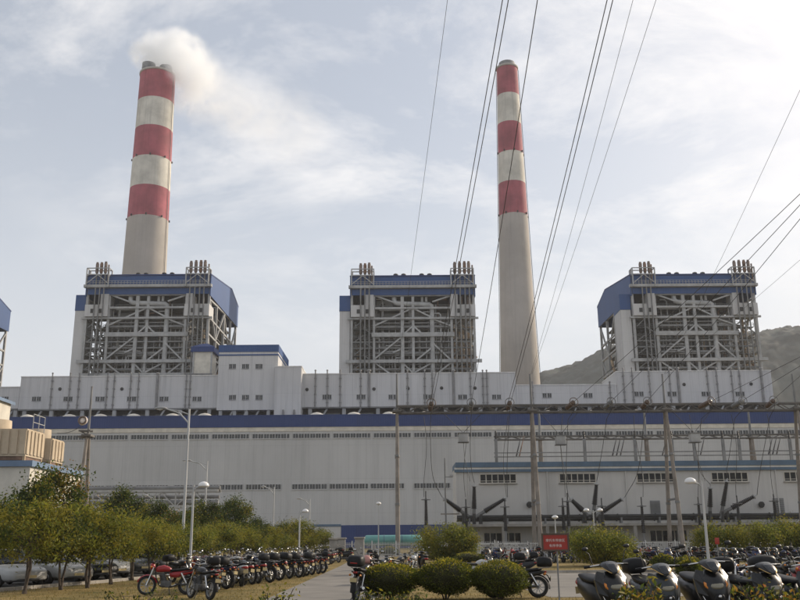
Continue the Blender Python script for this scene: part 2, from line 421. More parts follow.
def hill():
    mb = MB(); n, k = 260, 60
    D0 = 1150.0
    prof = [(530, 378), (548, 374), (565, 369), (580, 364), (590, 358), (605, 350), (622, 342), (645, 336), (672, 336), (700, 339), (735, 338), (752, 334), (775, 331), (800, 336), (840, 346), (900, 352), (990, 356), (1100, 372)]
    pts = [(P(x, y, D0).x, P(x, y, D0).z) for x, y in prof]
    xs = np.linspace(pts[0][0] - 260, pts[-1][0] + 300, n)
    zs = np.interp(xs, [p[0] for p in pts], [p[1] for p in pts])
    fall = np.clip((xs - (pts[0][0] - 260)) / 260, 0, 1); zs = zs * np.where(xs < pts[0][0], fall ** 1.3, 1)
    r = np.random.RandomState(4)
    ph = r.uniform(0, 6, 30)
    def nz(x, y): return sum(math.sin(x * .011 * (i + 1) + ph[i]) * math.sin(y * .013 * (i + 1) + ph[i + 10]) / (i + 1) for i in range(8))
    vs = []
    for j in range(k):
        t = j / (k - 1); y = D0 - 420 * (1 - t) if t <= 1 else D0
        h = math.sin(t * math.pi / 2) ** 1.15
        for i in range(n):
            vs.append((xs[i], y, max(-2, zs[i] * h + 9 * nz(xs[i], y) * h * (1 - t * .7) + (r.uniform(-3.2, 3.2)) * h)))
    for i in range(n): vs.append((xs[i], D0 + 500, -5))
    k += 1
    mb.add(vs, [(j * n + i, j * n + i + 1, (j + 1) * n + i + 1, (j + 1) * n + i) for j in range(k - 1) for i in range(n - 1)], True)
    m = mat('hill_scrub', (0.034, 0.044, 0.040), rough=0.95, var=0.6, scale=0.045, col2=(0.006, 0.011, 0.010), bump=1.0, bscale=0.08)
    tag(mb.build('hill', m), 'hazy scrub covered hill rising behind the right boiler house', 'hill', kind='structure')
hill()

# ------------------------------------------------------------------ turbine hall
DH, DBK, DB, DC = 200.0, 222.0, 262.0, 365.0
def win_strip(parent, x0, x1, y0, y1, D, pane_m=0.62):
    """a band of narrow ribbon windows: frame, dark glass, mullions, in groups as the photo shows"""
    a = P(x0, (y0 + y1) / 2, D).x; b = P(x1, (y0 + y1) / 2, D).x
    zt, zb = ZZ(400, y0, D), ZZ(400, y1, D)
    w = MB().box(a, b, D - 0.03, D + 0.05, zb, zt).build('window', M['glass'], parent)
    f = MB()
    f.box(a - .1, b + .1, D - .10, D - .032, zt - .1, zt + .08); f.box(a - .1, b + .1, D - .14, D - .032, zb - .12, zb + .06)
    f.build('frame', M['hall'], w)
    n = max(2, int((b - a) / pane_m)); mu = MB()
    for i in range(n + 1):
        x = a + (b - a) * i / n; wdt = .09 if i % 2 else .2
        mu.box(x - wdt / 2, x + wdt / 2, D - .09, D - .034, zb + .06, zt - .1)
    mu.build('mullion', M['steel'], w)['kind'] = 'stuff'
def hall():
    t = thing('turbine_hall', 'very long grey turbine hall with dark blue band along its top', 'hall', (0, 0, 0))
    xa, xb = XX(-90, 460, DH), XX(960, 460, DH)
    zt = ZZ(400, 415.2, DH); zband = ZZ(400, 426.2, DH); zc = ZZ(400, 430.5, DH)
    MB().box(xa, xb, DH, DH + 20, 0, zt - .05).build('wall', M['hall'], t)
    MB().box(xa - .1, xb + .1, DH - .25, DH - .003, zband, zt).build('blue_band', M['blue'], t)
    MB().box(xa - .1, xb + .1, DH - .12, DH - .003, zc, zband - .02).build('pale_band', M['cream'], t)
    MB().box(xa - .15, xb + .15, DH - .32, DH + 20.1, zt, zt + .25).build('coping', M['blue'], t)
    x = 10.0
    while x < 935:
        win_strip(t, x, x + 37, 432.6, 437.6, DH); x += 40.4
    for a, b in ((-60, -22), (-18, 20), (24, 62), (66, 84), (88, 104), (106, 133), (136, 168), (174, 199), (201, 243), (246, 281), (292, 327), (329.5, 368), (370.5, 404), (414, 450)):
        win_strip(t, a, b, 483.0, 488.6, DH)
    # plinth doors and the teal string course
    MB().box(XX(272, 525, DH), XX(341, 525, DH), DH - .2, DH - .003, ZZ(341, 526.4, DH), ZZ(341, 524.2, DH)).build('string_course', M['teal'], t)
    MB().box(XX(341.3, 530, DH), XX(470, 530, DH), DH - .16, DH - .003, 0, ZZ(400, 524.8, DH)).build('blue_plinth', M['blue'], t)
    MB().box(XX(284, 530, DH), XX(340.8, 530, DH), DH - .1, DH - .003, 0, ZZ(341, 526.8, DH)).build('plinth', M['render'], t)
    for px in (262, 290, 455): pass
    return zt
Z_HALL = hall()
vent_proto = None
def roof_vents():
    for i, px in enumerate([28, 70, 101, 134, 173, 205, 317, 354, 389, 424, 470, 505, 548, 590, 636, 680, 724, 768]):
        X = XX(px, 414, DH + 4)
        t = thing('roof_ventilator', f'low pale domed ventilator, {nth(i)} from the left on the turbine hall roof edge', 'ventilator', (X, DH + 4, Z_HALL + .2), group='ventilators along the turbine hall roof')
        MB().lathe([(1.5, 0), (1.5, .25), (1.7, .3), (1.55, .62), (1.0, .95), (.3, 1.12), (0, 1.15)], n=14).build('dome', M['cream'], t)
        MB().lathe([(1.1, -.25), (1.1, 0)], n=14).build('collar', M['steel'], t)
roof_vents()

# ------------------------------------------------------------------ bunker bay (white gallery in front of the boilers)
def small_window(parent, px, py, D, w=.95, h=1.05, n=2, gap=.25):
    c = P(px, py, D); tot = n * w + (n - 1) * gap
    wd = MB()
    for i in range(n):
        x0 = c.x - tot / 2 + i * (w + gap); wd.box(x0, x0 + w, D - .05, D + .02, c.z - h / 2, c.z + h / 2)
    o = wd.build('window', M['glass'], parent)
    fr = MB()
    for i in range(n):
        x0 = c.x - tot / 2 + i * (w + gap)
        fr.box(x0 - .08, x0 + w + .08, D - .12, D - .053, c.z + h / 2, c.z + h / 2 + .1); fr.box(x0 - .08, x0 + w + .08, D - .15, D - .053, c.z - h / 2 - .1, c.z - h / 2)
        fr.box(x0 + w * .46, x0 + w * .54, D - .1, D - .053, c.z - h / 2, c.z + h / 2)
    fr.build('frame', M['steel'], o)
def vent_pipe(parent, px, ytop, ybot, D, r=.16):
    a = P(px, ybot, D); zt = ZZ(px, ytop, D)
    o = MB().tube((a.x, D - .3, a.z), (a.x, D - .3, zt), r, n=6).tube((a.x, D - .3, zt), (a.x, D - .3, zt + .3), r * 1.9, r * 1.2, n=6).build('vent_pipe', M['ventpipe'], parent)
    b = MB()
    for k in range(4):
        z = a.z + (zt - a.z) * (k + .5) / 4.4; b.box(a.x - .3, a.x + .3, D - .34, D - .01, z - .08, z + .08)
    b.build('bracket', M['ventpipe'], o)['kind'] = 'stuff'
def bay(name, label, x0, x1, ytop, ybot, pipes, wins, dots, cols, depth=16.0, ywin=397.5, thick=()):
    D = DBK
    xr = (x0 + x1) / 2
    t = thing(name, label, 'building', (0, 0, 0))
    a, b = XX(x0, 392, D), XX(x1, 392, D); zt, zb = ZZ(xr, ytop, D), ZZ(xr, ybot, D)
    MB().box(a, b, D, D + depth, zb, zt).build('wall', M['bunker'], t)
    MB().box(a - .08, b + .08, D - .12, D + depth + .1, zt, zt + .22).build('coping', M['white'], t)
    MB().box(a + .2, b - .2, D + 3.5, D + depth - .2, 0, zb - .02).build('lower_wall', M['body'], t)
    MB().box(a, b, D - .1, D + .5, zb - .35, zb - .01).build('edge_beam', M['steel2'], t)
    for px in pipes: vent_pipe(t, px, ytop - 2.5, ybot + .5, D, .3 if px in thick else .15)
    for px in wins: small_window(t, px, ywin, D)
    for px, py in dots:
        c = P(px, py, D); MB().lathe([(.42, 0), (.42, .14), (.25, .16)], (c.x, D - .01, c.z), (0, -1, 0), 10).build('vent_hole', M['louvre'], t)
    zf = Z_HALL - 2
    for px in cols:
        X = XX(px, 410, D)
        if a - .1 < X < b + .1:
            MB().box(X - .45, X + .45, D + .2, D + 1.0, zf, zb - .36).build('column', M['steel'], t)
            MB().bar((X + .4, D + .6, zf + .6), (X + 4.2, D + .6, zb - .4), .4).build('brace', M['steel'], t) if X + 4.4 < b else None
            MB().bar((X + 1.5, D + 2.6, zb - 1.6), (min(b - .3, X + 7.2), D + 2.6, zb - 1.6), .7).build('duct', M['steel2'], t)
    return t
bay('bunker_bay', 'low white stretch of bunker bay at far left edge', -140, 19.5, 388, 409, [-60, -20], [4], [], [-5, 15], ywin=399)
bay('bunker_bay', 'white windowed bunker bay below the left boiler house', 19.8, 217.5, 376.5, 408.5,
    [50, 68, 77, 105.5, 112.5, 129, 137, 156, 185, 189], [36.5, 68, 100, 131.5, 164, 197], [(60, 389), (122, 389)], [24, 51, 82, 114, 147, 180, 209], ywin=399, thick=(156,))
bay('bunker_bay', 'long white bunker bay below the middle boiler house', 301, 516, 373.6, 406.2,
    [315, 327, 340, 360.6, 369, 407.6, 425, 432.6, 454, 471, 483.6, 487.6], [327, 361, 393, 428, 462.6, 496.6], [(307, 389.5), (374, 389), (408, 388.5), (441.6, 388), (475, 388)],
    [310, 344, 378, 412, 446, 480.6, 510], ywin=397, thick=(369, 454))
bay('bunker_bay', 'lower white link between the middle and right bunker bays', 516.2, 617, 385.2, 405.6, [533, 611], [547, 588], [], [530, 560, 590], ywin=395.5)
bay('bunker_bay', 'white bunker bay below the right boiler house near hill', 617.4, 773, 371.4, 403.6,
    [625, 634, 651, 671.5, 680, 709.5, 719, 734, 742, 764], [639, 672, 706, 740], [(684, 384.5), (751, 384)], [640, 674, 708, 742, 768], ywin=394, thick=(680, 764))
def junction_tower():
    D = DBK - 2.0
    t = thing('junction_tower', 'tall white block with blue top band right of left boiler house', 'building')
    a, b = XX(217.8, 380, D), XX(277.5, 380, D); zt, zb = ZZ(247, 345.3, D), ZZ(247, 410, D); zm = ZZ(247, 352, D); z3 = ZZ(247, 354.3, D); z4 = ZZ(247, 355.6, D)
    MB().box(a, b, D, D + 20, zb, zt).build('wall', M['bunker'], t)
    for nm, z0, z1 in (('blue_band', zm, zt + .1), ('blue_stripe', z4, z3)):
        MB().box(a - .12, b + .12, D - .12, D + 20.1, z0, z1).build(nm, M['hoodblue'], t)
    MB().box(a + .3, b - .3, D + 4, D + 19.5, 0, zb - .02).build('lower_wall', M['body'], t)
    for px in (220, 234, 246, 268):
        X = XX(px, 413, D); MB().box(X - .4, X + .4, D + .3, D + 1.1, Z_HALL - 2, zb - .02).build('column', M['steel'], t)
        MB().bar((X + .4, D + .7, Z_HALL - 1), (X + 3, D + .7, zb - .1), .4).build('brace', M['steel'], t)
    for px in (232.5, 245.5, 259):
        for py in (366.5, 397.5): small_window(t, px, py, D, w=.75, h=1.1, n=2, gap=.15)
    MB().box(b - 5, b - 2, D + 8, D + 11, zt + .1, zt + 1.6).build('roof_hatch', M['steel2'], t)
    t2 = thing('stair_block', 'plain white block stepped down beside the tall blue banded block', 'building')
    D2 = DBK - 3.5
    a2, b2 = XX(274.6, 390, D2), XX(301, 390, D2)
    MB().box(a2, b2, D2, D2 + 17, 0, ZZ(288, 366.8, D2)).build('wall', M['bunker'], t2)
    MB().box(a2 - .1, b2 + .1, D2 - .1, D2 + 17.1, ZZ(288, 366.8, D2), ZZ(288, 366.0, D2)).build('coping', M['white'], t2)
    for px in (283, 294): vent_pipe(t2, px, 411, 418, D2, .15)
junction_tower()
def silo():
    D = 234.0
    c = P(202.5, 360, D); w = 10.4 * .27
    t = thing('transfer_tower', 'small white tower with blue pitched cap by left boiler house', 'tower', (c.x, D, 0))
    z0, z1 = 30, ZZ(203, 352, D)
    MB().box(-w * .85, w * .85, 0, 6, z0, z1).build('wall', M['cream'], t)
    zt = ZZ(203, 341.5, D)
    m = MB(); hw = w * 1.1
    m.add([(-hw, -.5, z1), (hw, -.5, z1), (hw, 6.5, z1), (-hw, 6.5, z1), (-hw, -.5, z1 + 1.4), (hw, -.5, z1 + 1.4), (hw, 6.5, z1 + 1.4), (-hw, 6.5, z1 + 1.4), (-.5, 2.6, zt), (.5, 2.6, zt), (.5, 3.4, zt), (-.5, 3.4, zt)],
          [(3, 2, 1, 0), (0, 1, 5, 4), (1, 2, 6, 5), (2, 3, 7, 6), (3, 0, 4, 7), (4, 5, 9, 8), (5, 6, 10, 9), (6, 7, 11, 10), (7, 4, 8, 11), (8, 9, 10, 11)])
    m.build('roof', M['blue'], t)
    for sx in (-1, 1): MB().box(sx * w * .85 - .2, sx * w * .85 + .2, -.25, .15, z0, z1).build('corner_post', M['steel'], t)
    MB().box(-w, w, -.9, -.05, z1 - 6.2, z1 - 5.9).build('walkway', M['steel2'], t)
silo()

# ------------------------------------------------------------------ boiler houses
XC2 = P(413, 330, DB).x
def bq(a, b):                        # photo pixels given in a 3.077x enlargement whose corner is (240, 240)
    p = P(240 + a / 3.077, 240 + b / 3.077, DB); return p.x - XC2, p.z
def bz(b): return bq(532, b)[1]
def bu(a, b=280): return bq(a, b)[0]
def make_boiler():
    t = thing('boiler_house', 'x', 'boiler house', (XC2, DB, 0))
    r = random.Random(3)
    UL, UR = bu(343), bu(722); DEP = 46.0
    zt, zb = bz(113), bz(168)
    prof = [(0, zt), (33, zt + 4.6), (DEP, zt + 1.8), (DEP, zt - 5.4), (0, zb - .6)]
    for sx, u in ((-1, UL), (1, UR)):
        MB().prism(prof, u + sx * .25, u + sx * .55, 'yz').build('side_cladding', M['hoodblue'], t)
    rf = MB(); tp = [(-.4, zt + .05), (33, zt + 4.65), (DEP + .3, zt + 1.85)]
    rf.prism(tp + [(y, z + .35) for y, z in reversed(tp)], UL - .6, UR + .6, 'yz')
    rf.build('roof', M['blue'], t)
    MB().box(UL, UR, DEP - .1, DEP + .2, zt - 5.4, zt + 1.7).build('rear_cladding', M['hoodblue'], t)
    MB().box(UL, UR, -.15, .2, bz(138), zt).build('fascia', M['hoodblue'], t)
    MB().box(UL, UR, .25, .6, zb, bz(150)).build('fascia', M['hoodblue'], t)
    MB().box(UL - .9, UR + .9, -1.1, .18, bz(149), bz(141)).build('fascia_walkway', M['steel'], t)
    rl = MB()
    for i in range(40):
        u = UL + (UR - UL) * i / 39; rl.box(u - .05, u + .05, -1.1, -1.0, bz(141), bz(141) + 1.1)
    for h in (.55, 1.1): rl.box(UL, UR, -1.12, -1.03, bz(141) + h - .05, bz(141) + h + .05)
    rl.build('railing', M['steel'], t)['kind'] = 'stuff'
    # roof-top fans
    for u in (bu(480), bu(505), bu(563), bu(588)):
        MB().lathe([(.5, 0), (.5, 1.0), (.8, 1.1), (.7, 1.5), (.2, 1.7)], (u, 6, zt + 1.1), n=8).build('roof_fan', M['dark'], t)
    # columns
    def col(u, y, z0, z1, w=.8, m='steel'): return MB().box(u - w / 2, u + w / 2, y - w / 2, y + w / 2, z0, z1).build('column', M[m], t)
    for a in (343, 412, 652, 722): col(bu(a), .9, 0, zb if 400 < a < 700 else bz(94), .7)
    for a in (500, 533): col(bu(a), 1.1, 30, zb + .5, 1.0 if a == 500 else .8)
    MB().path([(bu(475), 2.2, zb + 2), (bu(475), 1.6, bz(182)), (bu(478), 1.4, bz(189)), (bu(486), 1.3, bz(192)), (bu(585), 1.3, bz(196)), (bu(590), 1.3, bz(200)), (bu(592), 1.3, bz(208)), (bu(592), 1.3, 30)], .75, 10).build('steam_main', M['steel'], t)
    for a, b0, b1 in ((533, 165, 190), (562, 165, 190), (575, 165, 186)):
        MB().tube((bu(a), 1.9, bz(b1)), (bu(a), 1.9, bz(b0) + 1), .42, n=8).build('riser_pipe', M['steel'], t)
    for y in (12, 24, 35, 45):
        for u in (UL, bu(412), bu(652), UR): col(u, y, 0, zt - 5 if y > 30 else zb, .7)
    # front beams: (zoom y, a0, a1, thickness, material)
    for b, a0, a1, h, dy, mm in ((168, 412, 652, .8, .8, 'steel2'), (208, 412, 652, .6, .7, 'steel'), (240, 330, 735, .55, .5, 'steel'), (252, 412, 652, .4, 1.6, 'steel2'), (264, 412, 652, .6, 1.4, 'steel2'), (290, 405, 660, 1.25, .5, 'steel'),
                                 (311, 343, 722, .45, 1.2, 'steel2'), (330, 343, 722, .4, 1.3, 'steel2'), (345, 412, 652, .55, 1.5, 'steel2'), (372, 326, 742, .95, .4, 'steel'), (395, 343, 722, .5, 1.2, 'steel2'), (412, 343, 722, .8, .5, 'steel'), (440, 343, 722, .8, .5, 'steel2')):
        z = bz(b); MB().box(bu(a0), bu(a1), dy - .35, dy + .3, z - h / 2, z + h / 2).build('beam', M[mm], t)
    # diagonals in the front plane
    for a0, b0, a1, b1, w in ((412, 366, 498, 296, .75), (594, 316, 648, 366, .65), (412, 168, 474, 190, .6), (592, 188, 652, 168, .6), (414, 262, 500, 222, .6), (500, 222, 530, 208, .55), (533, 208, 590, 236, .55), (533, 262, 506, 286, .6), (533, 262, 560, 286, .6),
                              (590, 240, 650, 262, .5), (414, 376, 464, 412, .6), (650, 376, 604, 412, .6), (500, 376, 533, 408, .5), (592, 376, 533, 408, .5), (545, 366, 590, 330, .5), (504, 330, 470, 345, .4)):
        p, q = bq(a0, b0), bq(a1, b1); MB().bar((p[0], .95, p[1]), (q[0], .95, q[1]), w, .45).build('brace', M['steel'], t)
    # boiler casing and its stiffeners
    cl, cr = bu(418), bu(648)
    MB().box(cl, cr, 8, 42, 20, zb + 2.5).build('casing', M['body'], t)
    z = 38.0
    while z < zb:
        MB().box(cl - .2, cr + .2, 7.4, 7.95, z - .22, z + .22).build('buckstay', M['steel2'], t); z += 2.6
    for b0, b1, a0, a1, dy in ((172, 204, 418, 470, 5.5), (212, 236, 418, 648, 5.5), (244, 262, 430, 520, 5.0), (300, 322, 560, 640, 5.6), (348, 366, 430, 495, 5.4)):
        MB().box(bu(a0), bu(a1), dy, dy + 2.2, bz(b1), bz(b0)).build('air_duct', M['steel2' if b0 > 240 else 'steel'], t)
    # walkway floors with railings in front of the casing and round the sides
    for b in (206, 240, 268, 300, 325, 350, 378, 404):
        z = bz(b)
        pf = MB().box(bu(414), bu(650), 2.2, 7.0, z - .18, z).build('walkway', M['steel2'], t)
        g = MB(); n = 16
        for i in range(n + 1):
            u = bu(414) + (bu(650) - bu(414)) * i / n; g.box(u - .05, u + .05, 2.2, 2.3, z, z + 1.1)
        for h in (.55, 1.08): g.box(bu(414), bu(650), 2.2, 2.3, z + h - .05, z + h + .05)
        g.build('railing', M['steel2'], pf)['kind'] = 'stuff'
        for s, ua, ub in ((-1, UL + .5, bu(410)), (1, bu(655), UR - .5)):
            k = 3 if r.random() < .5 else 6
            pf = MB().box(ua, ub, 2.0, 4.2, z - .15, z).box(ua, ub, 13, 38, z - .15, z).build('walkway', M['steel2'], t)
            g = MB()
            for i in range(5):
                u = ua + (ub - ua) * i / 4; g.box(u - .05, u + .05, 2.0, 2.1, z, z + 1.1)
            for h in (.55, 1.08): g.box(ua, ub, 2.0, 2.1, z + h - .05, z + h + .05)
            g.build('railing', M['steel2'], pf)['kind'] = 'stuff'
    # pipework in front of the casing
    for i in range(22):
        u = r.uniform(cl + .5, cr - .5); z0 = r.uniform(40, 62); z1 = z0 + r.uniform(5, 16); y = r.uniform(3.4, 6.8); rad = r.choice((.12, .18, .25, .32))
        z1 = min(z1, zb - .5); k = r.uniform(-3, 3)
        MB().path([(u, y, z0), (u, y, z1 - .6), (u + k * .15, y, z1), (max(cl, min(cr, u + k)), y, z1)], rad, 6).build('pipe', M[r.choice(('steel', 'steel2', 'steel2', 'dark', 'rust'))], t)
    for i in range(20):                                     # slender hangers, risers and tray runs crowding the front
        u = cl + (cr - cl) * (i + r.uniform(.1, .9)) / 20; y = r.uniform(1.8, 3.4); z0 = r.uniform(38, 52); z1 = r.uniform(z0 + 8, zb)
        MB().box(u - .13, u + .13, y - .13, y + .13, z0, min(z1, zb)).build('hanger', M['steel'], t)
    for i in range(16):
        z = r.uniform(44, zb - 1); u0 = r.uniform(cl, cr - 4); y = r.uniform(1.7, 3.2); w = r.uniform(3, 9)
        MB().box(u0, min(cr, u0 + w), y - .3, y + .2, z - .12, z + .16).build('cable_tray', M['steel'], t)
    for i in range(9):
        u = r.uniform(cl + 1, cr - 3); z = r.uniform(44, zb - 3); y = r.uniform(3.5, 5.5); w, h = r.uniform(1.2, 3.2), r.uniform(.8, 2.2)
        MB().box(u, u + w, y, y + 1.4, z, z + h).build('air_duct', M['steel'], t)
    for i in range(10):
        u = r.uniform(cl + .5, cr - .5); z0 = r.uniform(42, 58); z1 = min(zb - .5, z0 + r.uniform(6, 18)); y = r.uniform(1.7, 3.0); k = r.uniform(-5, 5)
        MB().path([(u, y, z0), (u, y, z1 - .6), (u + k * .12, y, z1), (max(cl, min(cr, u + k)), y, z1)], r.choice((.22, .3, .4)), 7).build('pipe', M['steel'], t)
    # corner stair towers: stairs, pipes, silencers
    for s, ua, ub in ((-1, UL + .7, bu(409)), (1, bu(656), UR - .7)):
        lv = [bz(b) for b in (438, 412, 395, 372, 351, 330, 311, 290, 268, 240)]
        for i, (z0, z1) in enumerate(zip(lv[:-1], lv[1:])):
            a, b = (ua, ub) if i % 2 else (ub, ua)
            st = MB().bar((a, 6.5, z0), (b, 6.5, z1), .9, .18)
            st.bar((a, 6.1, z0 + 1), (b, 6.1, z1 + 1), .08); st.build('stair', M['steel2'], t)
            MB().bar((b, 1.0, z0), ((a + b) / 2, 1.0, z1), .28).build('brace', M['steel2'], t)
        for k in range(5):
            u = ua + (ub - ua) * (k + .5) / 5; y = r.uniform(8, 22)
            MB().box(u - .2, u + .2, y - .2, y + .2, 35, bz(240)).build('column', M['steel2'], t)
        for k in range(9):
            z = r.uniform(bz(400), bz(245)); u0 = r.uniform(ua, ub - 2); y = r.uniform(6, 20)
            MB().path([(u0, y, z), (u0 + r.uniform(1.5, 4), y, z), (u0 + r.uniform(2, 5), y + 1, z - r.uniform(1, 5))], r.choice((.2, .3, .4)), 6).build('pipe', M[r.choice(('steel', 'tanpipe', 'rust', 'steel2') if s > 0 else ('steel', 'steel2', 'steel2'))], t)
        if s > 0:
            for k in range(6):
                u = ua + (ub - ua) * (k + .4) / 6; MB().tube((u, 4.6 + k % 2, bz(412)), (u, 4.6 + k % 2, bz(250 + 12 * (k % 3))), .38, n=8).build('lagged_pipe', M[('tanpipe', 'silencer', 'tanpipe')[k % 3]], t)
            for k in range(3):
                u = ua + .8 + k * 2; MB().tube((u, 2.6, bz(200)), (u, 2.6, bz(168)), .35, n=8).build('lagged_pipe', M['silencer'], t)
        tops = [(372, 72), (385, 72), (398, 70)] if s < 0 else [(660, 70), (675, 68), (690, 68), (703, 68)]
        for k, (a, b) in enumerate(tops):
            u = bu(a, 90); zb2 = bz(106)
            o = MB().tube((u, -.9, 40), (u, -.9, zb2), .22, n=6).build('exhaust_pipe', M['steel2'], t)
            MB().lathe([(.25, 0), (.5, .35), (.5, bz(b) - zb2 - .5), (.34, bz(b) - zb2 - .2), (.4, bz(b) - zb2)], (u, -.9, zb2 - .2), n=10).build('silencer', M['silencer' if (k + s) % 3 else 'rust'], o)
        u = bu(406 if s < 0 else 714, 90)
        MB().tube((u, -.5, zt - 2), (u, -.5, bz(80)), .25, n=6).build('exhaust_pipe', M['silencer'], t)
        # open frame round the silencers
        u0, u1 = (bu(343), bu(412)) if s < 0 else (bu(652), bu(722)); ztp = bz(93)
        fm = MB()
        for u in (u0, u1):
            for y in (-1.6, 1.2): fm.box(u - .16, u + .16, y - .16, y + .16, bz(150), ztp)
        for z in (ztp, bz(112)):
            for y in (-1.6, 1.2): fm.box(u0, u1, y - .12, y + .12, z - .14, z + .14)
            for u in (u0, u1): fm.box(u - .12, u + .12, -1.6, 1.2, z - .13, z + .13)
        fm.bar((u0, -1.6, bz(140)), ((u0 + u1) / 2, -1.6, bz(113)), .22); fm.bar((u1, -1.6, bz(140)), ((u0 + u1) / 2, -1.6, bz(113)), .22)
        fm.build('silencer_frame', M['steel'], t)
        # clad room
        ra, rb2 = (bu(341), bu(412)) if s < 0 else (bu(649), bu(726))
        rm = MB().box(ra, rb2, -.35, 6.0, bz(236), bz(200)).build('valve_room', M['bunker'], t)
        for a in ((364, 390) if s < 0 else (675, 702)):
            u = bu(a); MB().box(u - .5, u + .5, -.42, -.33, bz(226), bz(213)).build('window', M['louvre'], rm)
        pa, pb = (bu(386), bu(411)) if s < 0 else (bu(652), bu(672))
        MB().box(pa, pb, .1, 5.5, bz(199), bz(167)).build('panel', M['bunker'], t)
    # side framing
    for u in (UL, UR):
        for z in (zb - 1.5, zb - 7, zb - 12, zb - 18, zb - 24):
            MB().bar((u, .9, z), (u, 45, z + (2.5 if z > zb - 3 else 0)), .55).build('side_beam', M['steel'], t)
        for i, (y0, y1) in enumerate(((.9, 12), (12, 24), (24, 35), (35, 45))):
            for z0 in (zb - 24, zb - 12):
                p, q = ((y0, z0 + 11.5), (y1, z0)) if i % 2 == 0 else ((y0, z0), (y1, z0 + 11.5))
                MB().bar((u, p[0], p[1]), (u, q[0], q[1]), .5).build('side_brace', M['steel'], t)
        for k in range(6):
            y = r.uniform(6, 46); z = r.uniform(44, 60); s = -1 if u < 0 else 1
            MB().path([(u - s * 1.6, y, z), (u - s * 1.6, y, z + r.uniform(4, 9)), (u - s * 1.6, y + 4, z + 9)], r.choice((.3, .45, .6)), 8).build('pipe', M[r.choice(('steel', 'tanpipe', 'steel2'))], t)
    # lift shaft standing against the left front corner
    sa, sb = bu(305), bu(337); zs = bz(167); zm = bz(214)
    sh = MB().box(sa, sb, 1.5, 9.5, 0, zs).build('lift_shaft', M['bunker'], t)
    MB().box(sa - .1, sb + .1, 1.35, 9.6, zm, zs + .1).build('blue_top', M['hoodblue'], sh)
    for z in (zm - 8, zm - 16): MB().box(sb, UL, 2, 3, z - .3, z + .3).build('landing', M['steel'], sh)
    return t
boiler = make_boiler()
boiler['label'] = 'steel framed boiler house with blue hood in the middle'; boiler['group'] = 'boiler houses'
def more_boilers():
    cm = children_map()
    for px, lab, dz in ((145.5, 'blue hooded boiler house in front of the smoking twin flue chimney', 1.012), (-123, 'boiler house cut off by the left edge, only its blue hood corner showing', 1.0), (697, 'blue hooded boiler house in front of the hill on the right', .997)):
        c = copy_tree(boiler, cm); c['label'] = lab
        c.location = (P(px, 330, DB).x, DB, 0); c.scale = (1, 1, dz)
        q = random.Random(int(abs(px)))
        for o in [o for o in COL.objects if o.parent == c and o.name.split('.')[0] in ('pipe', 'air_duct', 'lagged_pipe')]:
            if q.random() < .4: bpy.data.objects.remove(o)
            else: o.location = (q.uniform(-2.2, 2.2), q.uniform(-.3, .6), q.uniform(-4, 3))
        zt = bz(168)
        for k in range(16):
            u = q.uniform(bu(420), bu(646)); z0 = q.uniform(44, 62); z1 = min(zt - 1, z0 + q.uniform(4, 14)); y = q.uniform(2.6, 6.5); s = q.uniform(-4, 4)
            MB().path([(u, y, z0), (u, y, z1 - .5), (u + s * .12, y, z1), (max(bu(418), min(bu(648), u + s)), y, z1)], q.choice((.15, .25, .4)), 6).build('pipe', M[q.choice(('steel', 'steel2', 'dark', 'rust', 'tanpipe'))], c)
more_boilers()

